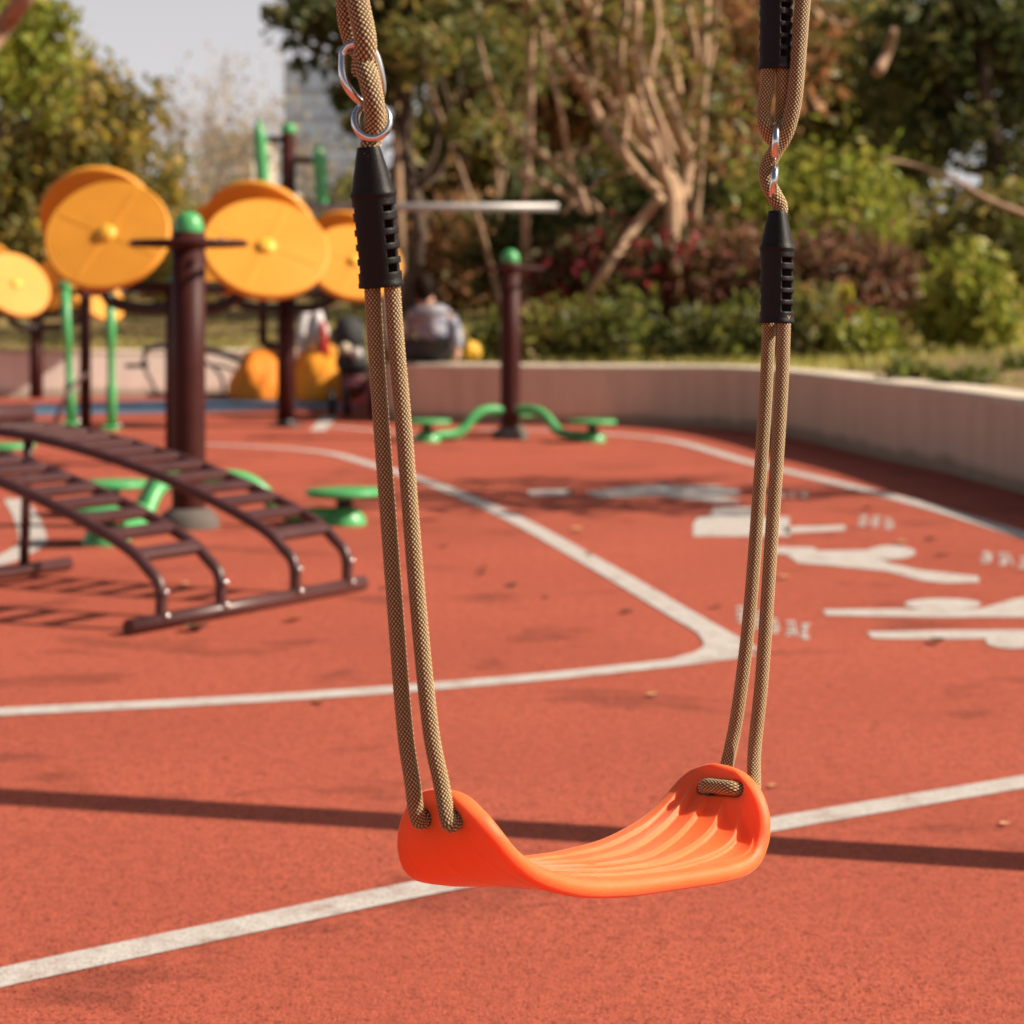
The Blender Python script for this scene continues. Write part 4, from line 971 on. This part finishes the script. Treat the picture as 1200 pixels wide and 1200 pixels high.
def tree(name, label, cat, base, blobs, n, size, lm, bark, rt, seed, group=None, trunk_top=None, nl=9, clump=30, spread=0.22, droop=0.3):
    r = np.random.default_rng(seed); base = Vector(base)
    t = thing(name, label, cat, tuple(base), group)
    cen = np.average(np.array([b[:3] for b in blobs]), axis=0, weights=[b[3] for b in blobs])
    top = Vector(trunk_top) if trunk_top is not None else Vector((cen[0], cen[1], cen[2]))
    mb = MB(); pts = limb(mb, base - Vector((0, 0, 0.1)), top, rt, rt * 0.45, r, 0.035, 12)
    for k_ in range(nl):
        b = blobs[k_ % len(blobs)]; d = r.normal(size=3); d /= np.linalg.norm(d); d[2] = abs(d[2]) * .8 - .1
        e = Vector(np.array(b[:3]) + d * np.array(b[3:6]) * r.uniform(.6, .95)); i = int(len(pts) * r.uniform(.45, .98))
        q2 = limb(mb, pts[min(i, len(pts) - 1)], e, rt * r.uniform(.28, .45), rt * .06, r, 0.10, 7)
        for _ in range(2):
            s = q2[int(len(q2) * r.uniform(.4, .8))]; limb(mb, s, s + Vector(r.normal(0, .5, 3) * np.array(b[3:6])), rt * .13, rt * .03, r, .12, 5)
    mb.build('trunk', bark, t)
    V, F = leaf_cloud(r, blobs, n, size, clump, spread, droop); np_mesh('crown', V, F, lm, t, smooth=False)
    return t
LM_olive = leaf_mat('olive_leaves', [(0.045, 0.062, 0.014), (0.075, 0.088, 0.02), (0.10, 0.105, 0.026), (0.13, 0.105, 0.03), (0.05, 0.055, 0.02)])
LM_yel = leaf_mat('turning_leaves', [(0.07, 0.085, 0.025), (0.10, 0.10, 0.03), (0.06, 0.075, 0.025), (0.14, 0.12, 0.035), (0.36, 0.19, 0.03), (0.09, 0.09, 0.03), (0.32, 0.16, 0.045)])
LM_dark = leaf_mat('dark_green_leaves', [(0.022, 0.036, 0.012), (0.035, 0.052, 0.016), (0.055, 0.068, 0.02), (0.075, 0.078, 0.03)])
LM_lime = leaf_mat('lime_leaves', [(0.10, 0.14, 0.02), (0.15, 0.18, 0.03), (0.08, 0.105, 0.018), (0.17, 0.17, 0.035)])
LM_red = leaf_mat('crimson_leaves', [(0.10, 0.014, 0.020), (0.05, 0.03, 0.016), (0.045, 0.05, 0.016), (0.13, 0.022, 0.03), (0.05, 0.045, 0.02), (0.035, 0.04, 0.014)])
LM_purp = leaf_mat('maroon_leaves', [(0.075, 0.035, 0.026), (0.10, 0.055, 0.034), (0.055, 0.035, 0.02), (0.13, 0.07, 0.05), (0.06, 0.05, 0.02)])
LM_hedge = leaf_mat('hedge_leaves', [(0.035, 0.055, 0.012), (0.06, 0.085, 0.018), (0.10, 0.11, 0.022), (0.045, 0.05, 0.016)])
LM_brown = leaf_mat('brown_leaves', [(0.16, 0.085, 0.045), (0.10, 0.06, 0.03), (0.07, 0.07, 0.025), (0.20, 0.12, 0.06), (0.06, 0.055, 0.02)])
def blob(x, y, Y, rx, ry, dep=None):             # crown lobe given by its look at depth Y, in metres of real size
    c = P(x, y, Y); s = Y / FPX
    return (c.x, c.y, c.z, rx * s, dep if dep else rx * s * 0.9, ry * s)
def base_at(x, Y, z): return ((x - 600) * Y / FPX, Y, z)

tree('yellowing_tree', 'broad olive tree turning orange at left behind the orange wheels', 'tree', base_at(60, 27, .7),
     [blob(30, 230, 27, 90, 95), blob(110, 170, 27, 80, 90), blob(175, 230, 27, 48, 80), blob(60, 110, 27.5, 60, 60), blob(150, 130, 27, 45, 50), blob(120, 290, 26, 100, 50)], 14000, 0.075, LM_yel, M_barkd, .12, 11)
tree('leafy_tree', 'bright green tree reaching in at the top left corner with a pale limb', 'tree', base_at(-190, 23, .7),
     [blob(10, 60, 23, 65, 75), blob(60, 40, 23, 35, 45), blob(-40, 0, 23, 70, 80), blob(50, 110, 23, 40, 40)], 5200, 0.07, LM_lime, M_barkd, .14, 12)
tree('spotted_tree', 'dark leaved tree with open sky gaps beside the left rope and horizontal bar', 'tree', base_at(468, 21, .55),
     [blob(380, 20, 21, 60, 50), blob(440, 70, 21, 45, 60), blob(490, 10, 21, 70, 60), blob(420, 120, 21, 35, 35), blob(540, 60, 21, 50, 45), blob(350, 40, 21, 30, 40)], 4600, 0.07, LM_dark, M_barkd, .10, 13, trunk_top=P(478, 60, 21), clump=22)
tree('round_tree', 'mid green rounded tree above the horizontal bar', 'tree', base_at(545, 26, .8),
     [blob(545, 165, 26, 75, 70), blob(585, 200, 26, 50, 45), blob(505, 200, 26, 45, 40)], 6500, 0.075, LM_olive, M_barkd, .09, 14)
tree('shade_tree', 'tall olive canopy filling the top centre above the pale leaning trunks', 'tree', base_at(700, 25, .8),
     [blob(620, 40, 25, 110, 80), blob(740, 20, 25, 120, 80), blob(840, 70, 25, 100, 90), blob(660, 140, 25.5, 80, 60), blob(900, 40, 26, 90, 90), blob(780, 160, 25, 100, 60)], 17000, 0.085, LM_brown, M_barkd, .13, 15)
tree('spreading_tree', 'olive tree behind the right rope with the thin canopy at the top', 'tree', base_at(950, 27, .8),
     [blob(960, 60, 27, 110, 80), blob(1030, 110, 27, 90, 90), blob(900, 170, 27, 80, 70), blob(1000, 210, 27, 90, 60)], 11000, 0.09, LM_olive, M_barkd, .13, 16)
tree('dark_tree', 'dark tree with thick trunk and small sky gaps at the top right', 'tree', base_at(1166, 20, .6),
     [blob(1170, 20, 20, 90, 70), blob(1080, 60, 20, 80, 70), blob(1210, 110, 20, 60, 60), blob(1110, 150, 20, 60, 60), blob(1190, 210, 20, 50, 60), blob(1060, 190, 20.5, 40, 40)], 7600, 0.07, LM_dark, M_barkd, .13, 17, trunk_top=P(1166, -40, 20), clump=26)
# multi-stemmed tree with pale leaning limbs
t = thing('leaning_tree', 'several pale bare trunks fanning up and left from the shrubs at centre', 'tree', base_at(800, 17.1, .5))
LEAN = 1.5
mb = MB(); r_ = np.random.default_rng(8)
def px_limb(px, Y, w0, w1):
    Y = Y - LEAN
    pts = catmull([P(x, y, Y + 0.15 * math.sin(i * 2.1)) for i, (x, y) in enumerate(px)], 6)
    k_ = Y / FPX / 2; mb.tube(pts, [(w0 + (w1 - w0) * i / (len(pts) - 1)) * k_ for i in range(len(pts))], 10)
for px, Y, w0, w1 in (([(800, 420), (795, 330), (793, 250), (788, 215), (765, 180), (745, 140), (722, 85), (700, 40), (680, -10), (665, -60)], 18.6, 22, 12),
                      ([(795, 240), (760, 215), (730, 180), (708, 150), (690, 112), (668, 80), (648, 55), (632, 28), (610, -20)], 18.4, 13, 11),
                      ([(800, 235), (806, 190), (795, 150), (780, 110), (765, 80), (752, 45), (745, -10)], 18.7, 16, 11),
                      ([(804, 180), (812, 160), (800, 130), (788, 70), (775, 30), (768, -30)], 19, 12, 9),
                      ([(790, 320), (786, 235), (772, 190), (760, 150), (748, 110), (742, 60)], 18.2, 17, 8),
                      ([(805, 330), (815, 240), (822, 150), (826, 60), (828, -20)], 19.2, 14, 9),
                      ([(775, 230), (745, 265), (715, 310), (690, 345), (655, 392)], 18.1, 12, 11),
                      ([(705, 250), (672, 215), (640, 185), (620, 165)], 19.0, 10, 7), ([(690, 250), (665, 230), (630, 212), (608, 202)], 18.8, 10, 7), ([(650, 185), (680, 178), (705, 168)], 19.0, 8, 5),
                      ([(620, 420), (617, 330), (616, 240), (620, 180), (622, 60), (624, -30)], 18.9, 11, 8)):
    px_limb(px, Y, w0, w1)
for px, Y, w0, w1 in (([(793, 250), (775, 200), (740, 165), (715, 120), (672, 60), (655, 10), (640, -40)], 18.5, 9, 7), ([(800, 235), (812, 190), (822, 150), (826, 100), (838, 40), (842, -30)], 18.9, 8, 6),
                      ([(745, 140), (728, 120), (690, 95), (650, 90)], 18.5, 7, 5), ([(795, 150), (812, 110), (816, 60), (806, 10)], 18.7, 8, 6), ([(690, 112), (700, 80), (694, 40), (702, 0), (706, -40)], 18.3, 8, 6), 
                      ([(690, 250), (668, 190), (655, 120), (640, 60), (630, -20)], 18.2, 7, 4), ([(730, 180), (735, 130), (728, 70), (735, 10), (730, -40)], 18.1, 7, 5), ([(790, 200), (770, 150), (762, 90), (772, 40), (766, -20)], 18.0, 8, 5),
                      ([(640, 185), (600, 150), (575, 100), (560, 40)], 18.9, 6, 4), ([(660, 250), (700, 215), (740, 200)], 18.4, 5, 4), ([(745, 0), (748, 60), (765, 120), (790, 180)], 17.9, 8, 9)):
    px_limb(px, Y, w0, w1)
mb.build('trunk', M_pale, t)
V, F = leaf_cloud(r_, [blob(640, 20, 17.0, 60, 40), blob(720, 60, 16.8, 60, 60), blob(780, 20, 17.1, 70, 50), blob(830, 130, 17.3, 50, 60), blob(700, 190, 17.1, 50, 40), blob(840, 200, 17.5, 40, 40)], 1000, 0.055, 14, .4); np_mesh('crown', V, F, LM_olive, t, smooth=False)
LEAN = 0
# pale limb of the corner tree + fallen branch at right
mb = MB(); r_ = np.random.default_rng(9)
px_limb([(-30, 75), (5, 30), (30, -5), (60, -50)], 14.0, 26, 20)
pl = thing('tree_branch', 'thick pale tree limb crossing the top left corner', 'branch', tuple(P(5, 30, 14.0))); mb.build('limb', M_bark, pl)
mb = MB(); px_limb([(1035, 185), (1075, 195), (1120, 212), (1160, 235), (1230, 262)], 16.5, 4, 9)
fb = thing('bare_branch', 'bare pale branch slanting down to the right edge over the shrubs', 'branch', tuple(P(1160, 235, 16.5))); mb.build('limb', M_bark, fb)
mb = MB(); px_limb([(1028, 85), (1040, 60), (1048, 35)], 18, 14, 9); bb = thing('broken_branch', 'short pale broken branch hanging in the canopy right of the right rope', 'branch', tuple(P(1040, 60, 18))); mb.build('limb', M_bark, bb)
# thin trunks behind the person
for i, (x, xt, Y, w0, lab) in enumerate(((470, 466, 21.5, 17, 'slender pinkish trunk just right of the left black sleeve'), (560, 590, 23, 12, 'thin bare trunk leaning right behind the seated person'), (585, 583, 22, 10, 'straight thin trunk left of the small twister post'), (520, 545, 25, 12, 'thin grey trunk above the seated person'), (600, 540, 20, 8, 'thin stick of a trunk leaning left above the yellow bag'), (440, 436, 24, 12, 'thin trunk seen between the left pair of ropes'))):
    t = thing('slim_tree', lab, 'tree', base_at(x, Y, .5), 'slim bare trunks behind the wall'); mb = MB()
    px_limb([(x, 400), (x + (xt - x) * .3, 340), (x + (xt - x) * .6, 270), (xt, 200), (xt + (xt - x) * .5, 120), (xt + (xt - x) * .9, 40)], Y, w0, w0 * .5); mb.build('trunk', M_bark, t)
    V, F = leaf_cloud(np.random.default_rng(40 + i), [blob(xt + (xt - x) * .7, 60, Y, 50, 50), blob(xt, 150, Y, 30, 40)], 500, .07, 16, .4); np_mesh('crown', V, F, LM_olive, t, smooth=False)

def shrub(name, label, x, y, Y, rx, ry, n, size, lm, seed, zb=None, group=None, extra=(), clump=20, spread=.30, cat='shrub'):
    zb = bank_z(max(0, Y - 14.8)) - .05 if zb is None else zb
    r = np.random.default_rng(seed); t = thing(name, label, cat, base_at(x, Y, zb), group)
    b = [blob(x, y, Y, rx, ry)] + [blob(x + dx, y + dy, Y, rx * k_, ry * k_) for dx, dy, k_ in extra]
    mb = MB()
    for k_ in range(7):
        c = b[k_ % len(b)]; limb(mb, Vector(base_at(x, Y, zb)) + Vector(r.normal(0, .05, 3) * np.array((1, 1, 0))), Vector(np.array(c[:3]) + r.uniform(-.7, .7, 3) * np.array(c[3:6])), .018, .006, r, .08, 6)
    mb.build('stem', M_barkd, t)
    V, F = leaf_cloud(r, b, n, size, clump, spread, .1); V[:, 2] = np.maximum(V[:, 2], zb)
    np_mesh('foliage', V, F, lm, t, smooth=False); return t
shrub('lime_bush', 'large lime green bush behind the lower right sleeve', 960, 235, 19.5, 95, 60, 6500, .055, LM_lime, 21, extra=((75, 45, .6), (-70, 40, .6), (10, 60, .9)))
shrub('maroon_bush', 'brownish maroon bush left of the lower right sleeve', 820, 335, 17.2, 75, 60, 5200, .05, LM_purp, 22, extra=((50, -10, .8), (-30, 20, .8)))
shrub('maroon_bush', 'brownish maroon bush right of the lower right sleeve', 985, 335, 16.8, 75, 55, 5200, .05, LM_purp, 23, extra=((50, 10, .8), (-40, -5, .7)))
shrub('crimson_shrub', 'crimson leaved shrub behind the leaning pale trunk', 735, 310, 16.9, 62, 42, 3600, .052, LM_red, 24, extra=((45, -15, .7), (-45, 25, .7)))
shrub('crimson_shrub', 'smaller crimson shrub just right of the small twister post', 655, 320, 17.0, 35, 36, 1500, .05, LM_red, 25, extra=((-15, 15, .7),))
shrub('yellow_green_bush', 'yellow green bush by the grey path at the right edge', 1135, 355, 15.2, 52, 55, 3600, .05, LM_lime, 26, extra=((25, 25, .6), (-25, 20, .6)), zb=.5)
shrub('green_bush', 'mid green bush above the path at the right edge', 1180, 290, 18.5, 70, 60, 3600, .06, LM_olive, 27, extra=((-60, 10, .7),))
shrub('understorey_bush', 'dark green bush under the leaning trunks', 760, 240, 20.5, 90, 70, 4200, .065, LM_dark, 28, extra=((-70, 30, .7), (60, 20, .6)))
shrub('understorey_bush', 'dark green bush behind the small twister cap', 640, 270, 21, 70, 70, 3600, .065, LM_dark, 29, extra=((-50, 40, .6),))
shrub('understorey_bush', 'olive undergrowth bush behind the seated person', 540, 300, 22.5, 80, 60, 3600, .06, LM_brown, 30, extra=((-70, 20, .7), (40, 40, .6)))
M_petal = leaf_mat('red_petals', [(0.3, 0.012, 0.03), (0.24, 0.02, 0.025)])
hl = ['hedge plant nearest the seated person', 'low hedge plant right behind the small twister post', 'low hedge plant under the crimson shrubs', 'low hedge plant left of the right ropes', 'dark low hedge plant behind the right ropes', 'low hedge plant with red flowers right of the right ropes', 'yellowish low plant where the wall starts to curve']
for i, (x, y, Y, rx, ry, lm) in enumerate(((585, 402, 15.6, 28, 20, LM_hedge), (640, 398, 15.4, 44, 30, LM_olive), (722, 392, 15.3, 46, 40, LM_hedge), (800, 404, 15.3, 46, 26, LM_dark), (868, 394, 15.2, 50, 36, LM_hedge), (948, 386, 15.1, 48, 44, LM_olive), (1015, 402, 14.9, 36, 28, LM_lime))):
    sh = shrub('hedge_plant', hl[i], x, y, Y, rx, ry, 1150, .042, lm, 50 + i, zb=.40, group='low plants along the curved wall', clump=12, spread=.42)
    if i == 5:
        for fx, fy in ((996, 366), (1004, 374), (1010, 362), (990, 376)):
            V, F = leaf_cloud(np.random.default_rng(fx), [blob(fx, fy, 14.9, 4, 4)], 20, .028, 20, .6); np_mesh('flower', V, F, M_petal, sh, smooth=False)
for i, (x, y, Y, rx, ry, lab) in enumerate(((1070, 437, 11.9, 40, 10, 'low green plant on the soil behind the curved wall top'), (1130, 446, 11.2, 34, 12, 'low green plant on the right bank near the wall edge'), (1195, 436, 12.2, 18, 14, 'low dark plant at the right edge of the bank'))):
    shrub('low_plant', lab, x, y, Y, rx, ry, 420, .03, LM_hedge, 170 + i, zb=.42, clump=14, cat='plant')
shrub('orange_flower_plant', 'small plant with orange blossom above the red flowers', 990, 342, 15.8, 10, 9, 90, .04, leaf_mat('orange_petals', [(0.55, 0.16, 0.02), (0.5, 0.25, 0.03)]), 77, zb=.45, clump=12, cat='plant')
# bare pale trees far back at left
def bare(label, x, ytop, Y, seed):
    t = thing('bare_tree', label, 'tree', base_at(x, Y, .8), 'bare pale trees against the sky'); mb = MB(); r = np.random.default_rng(seed)
    def grow(p, d, L, rad, k_):
        e = p + d * L; mb.tube([p, p.lerp(e, .5) + Vector(r.normal(0, .04 * L, 3)), e], [rad, rad * .8, rad * .62], 5, caps=False)
        if k_ == 0: return
        for _ in range(3 if k_ > 1 else 4):
            nd = (d + Vector(r.normal(0, .42, 3)) + Vector((0, 0, .18))).normalized(); grow(p.lerp(e, r.uniform(.55, 1)), nd, L * r.uniform(.6, .8), rad * .55, k_ - 1)
    H = P(x, ytop, Y).z - .8; grow(Vector(base_at(x, Y, .8)), Vector((0, 0, 1)), H * .36, .05 * H / 5, 4)
    mb.build('trunk', simple('grey_pink_bark', (0.34, 0.27, 0.24), .9), t)
    V, F = leaf_cloud(r, [(base_at(x, Y, 0)[0], Y, .8 + H * .65, H * .24, H * .24, H * .33)], 650, .06, 10, .3)
    np_mesh('crown', V, F, leaf_mat('withered_leaves', [(0.24, 0.17, 0.12), (0.30, 0.22, 0.14), (0.16, 0.15, 0.08)]), t, smooth=False)
bare('bare pale tree just right of the yellowing tree', 238, 70, 42, 1); bare('tallest bare pale tree in the middle of the sky gap', 275, 60, 46, 2); bare('bare pale tree left of the blue grey tower', 318, 75, 44, 3); bare('faint bare tree in front of the tower', 352, 130, 50, 4)
for i, (x, y, Y, rx, ry, lm, lab) in enumerate(((205, 300, 34, 45, 60, LM_yel, 'yellow speckled bush between the two near orange wheels'), (300, 290, 36, 70, 60, LM_yel, 'olive bush behind the right orange wheel and green levers'), (400, 270, 33, 60, 70, LM_olive, 'green bush behind the green lever bar'), (20, 340, 30, 80, 40, LM_yel, 'low olive bush behind the smallest wheels'), (440, 330, 30, 60, 50, LM_brown, 'brownish bush behind the left ropes'))):
    shrub('background_bush', lab, x, y, Y, rx, ry, 2600, .075, lm, 90 + i, zb=.8, extra=((30, 15, .7), (-35, 20, .7)))
# dense woodland behind everything
r_ = np.random.default_rng(77); bl = []
for x in range(450, 1420, 45):
    for y, k_ in ((60, 1), (170, 1), (280, 1), (345, .8)):
        if y < 200 and (x < 570 or 1040 < x < 1190): continue
        bl.append(blob(x + r_.uniform(-20, 20), y + r_.uniform(-25, 25), 40 + r_.uniform(-3, 6), 62, 62, 1.5))
V, F = leaf_cloud(r_, bl, 42000, .17, 28, .4)
tag(np_mesh('woodland', V, F, leaf_mat('woodland_leaves', [(0.035, 0.042, 0.014), (0.055, 0.06, 0.02), (0.085, 0.075, 0.03), (0.11, 0.08, 0.045), (0.025, 0.03, 0.012)]), smooth=False), 'dense dark olive woodland far behind the shrubs', 'woodland', kind='stuff')
# tree to the right of the picture that dapples the court
tree('roadside_tree', 'leafy tree outside the right edge dappling the court with shade', 'tree', (5.2, 9.3, .6), [(3.45, 8.5, 2.35, 1.0, .62, .2, 1.0), (5.0, 9.3, 3.4, .8, .5, .5, .5)], 680, 0.07, LM_dark, M_barkd, .09, 31, clump=24, spread=.35)
# grass and litter on the bank
r_ = np.random.default_rng(12); n = 26000; V = []
idx = np.where(r_.random(n) < .90, r_.integers(0, len(full) * 6 // 10, n), r_.integers(0, len(full), n)); tt = 0.32 + r_.random(n) ** 1.6 * 9
fa = np.array(full); da = np.array([tuple(d) for d in dirs]); jit = r_.normal(0, .25, (n, 2))
pos = fa[idx] + da[idx] * tt[:, None] + jit * np.minimum(1, tt - .25)[:, None]
zz = np.array([bank_z(x) for x in tt]); hgt = r_.uniform(.03, .10, n); ang = r_.uniform(0, 6.28, n); lean = r_.normal(0, .03, (n, 2)); wd = .008
V = np.stack([np.c_[pos[:, 0] - wd * np.cos(ang), pos[:, 1] - wd * np.sin(ang), zz - .02], np.c_[pos[:, 0] + wd * np.cos(ang), pos[:, 1] + wd * np.sin(ang), zz - .02], np.c_[pos[:, 0] + lean[:, 0], pos[:, 1] + lean[:, 1], zz + hgt]], 1).reshape(-1, 3)
tag(np_mesh('grass', V, np.arange(n * 3).reshape(-1, 3), leaf_mat('grass_blades', [(0.16, 0.16, 0.03), (0.28, 0.21, 0.07), (0.10, 0.13, 0.025), (0.34, 0.24, 0.10)]), smooth=False), 'dry yellow green grass on the bank', 'grass', kind='stuff')

# ------------------------------------------------------------------ fallen leaves on the court
LMf = [simple('dry_leaf_brown', (0.09, 0.045, 0.02), .8), simple('dry_leaf_tan', (0.62, 0.38, 0.18), .8), simple('dry_leaf_rust', (0.30, 0.09, 0.035), .8)]
def fallen(x, y, size, mi, seed, label, group=None):
    r = random.Random(seed); c = G(x, y, 0.004); V = []; F = []; n_ = 9
    ang = r.uniform(0, 6.28); cu = r.uniform(.25, .6)
    for i in range(n_):
        u = i / (n_ - 1); wv = size * .36 * math.sin(math.pi * (u ** .8)) + .0008
        for s_ in (-1, 0, 1):
            xx = (u - .5) * size; yy = s_ * wv; z = .004 + cu * (abs(s_) * wv * .9 + (u - .5) ** 2 * size * 1.2)
            V.append((c.x + xx * math.cos(ang) - yy * math.sin(ang), c.y + xx * math.sin(ang) + yy * math.cos(ang), z))
    for i in range(n_ - 1):
        for j in range(2): F.append([i * 3 + j, i * 3 + j + 1, i * 3 + j + 4, i * 3 + j + 3])
    o = np_mesh('fallen_leaf', V, F, LMf[mi]); tag(o, label, 'leaf', group)
fallen(231, 738, .075, 0, 1, 'largest brown curled leaf in front of the ladder bench base', 'fallen leaves on the court')
GL = 'small dry curled leaf lying on the red court'
for i, (x, y, s, m_) in enumerate(((565, 672, .04, 0), (600, 686, .045, 0), (567, 665, .035, 2), (735, 717, .04, 0), (668, 578, .05, 0), (677, 621, .06, 1), (1098, 753, .05, 0), (1058, 637, .06, 1), (1016, 596, .06, 2), (920, 677, .05, 1), (840, 711, .04, 2), (815, 508, .07, 1), (765, 815, .03, 1), (345, 727, .045, 2), (375, 822, .035, 2), (735, 590, .06, 2), (750, 592, .05, 2), (218, 684, .04, 1), (640, 700, .03, 0), (1105, 650, .05, 2), (1090, 632, .05, 0), (450, 690, .03, 0), (905, 921, .016, 1), (1178, 965, .018, 1), (280, 717, .04, 0), (690, 650, .035, 0), (520, 640, .04, 2))):
    fallen(x, y, s, m_, 100 + i, GL, 'fallen leaves on the court')
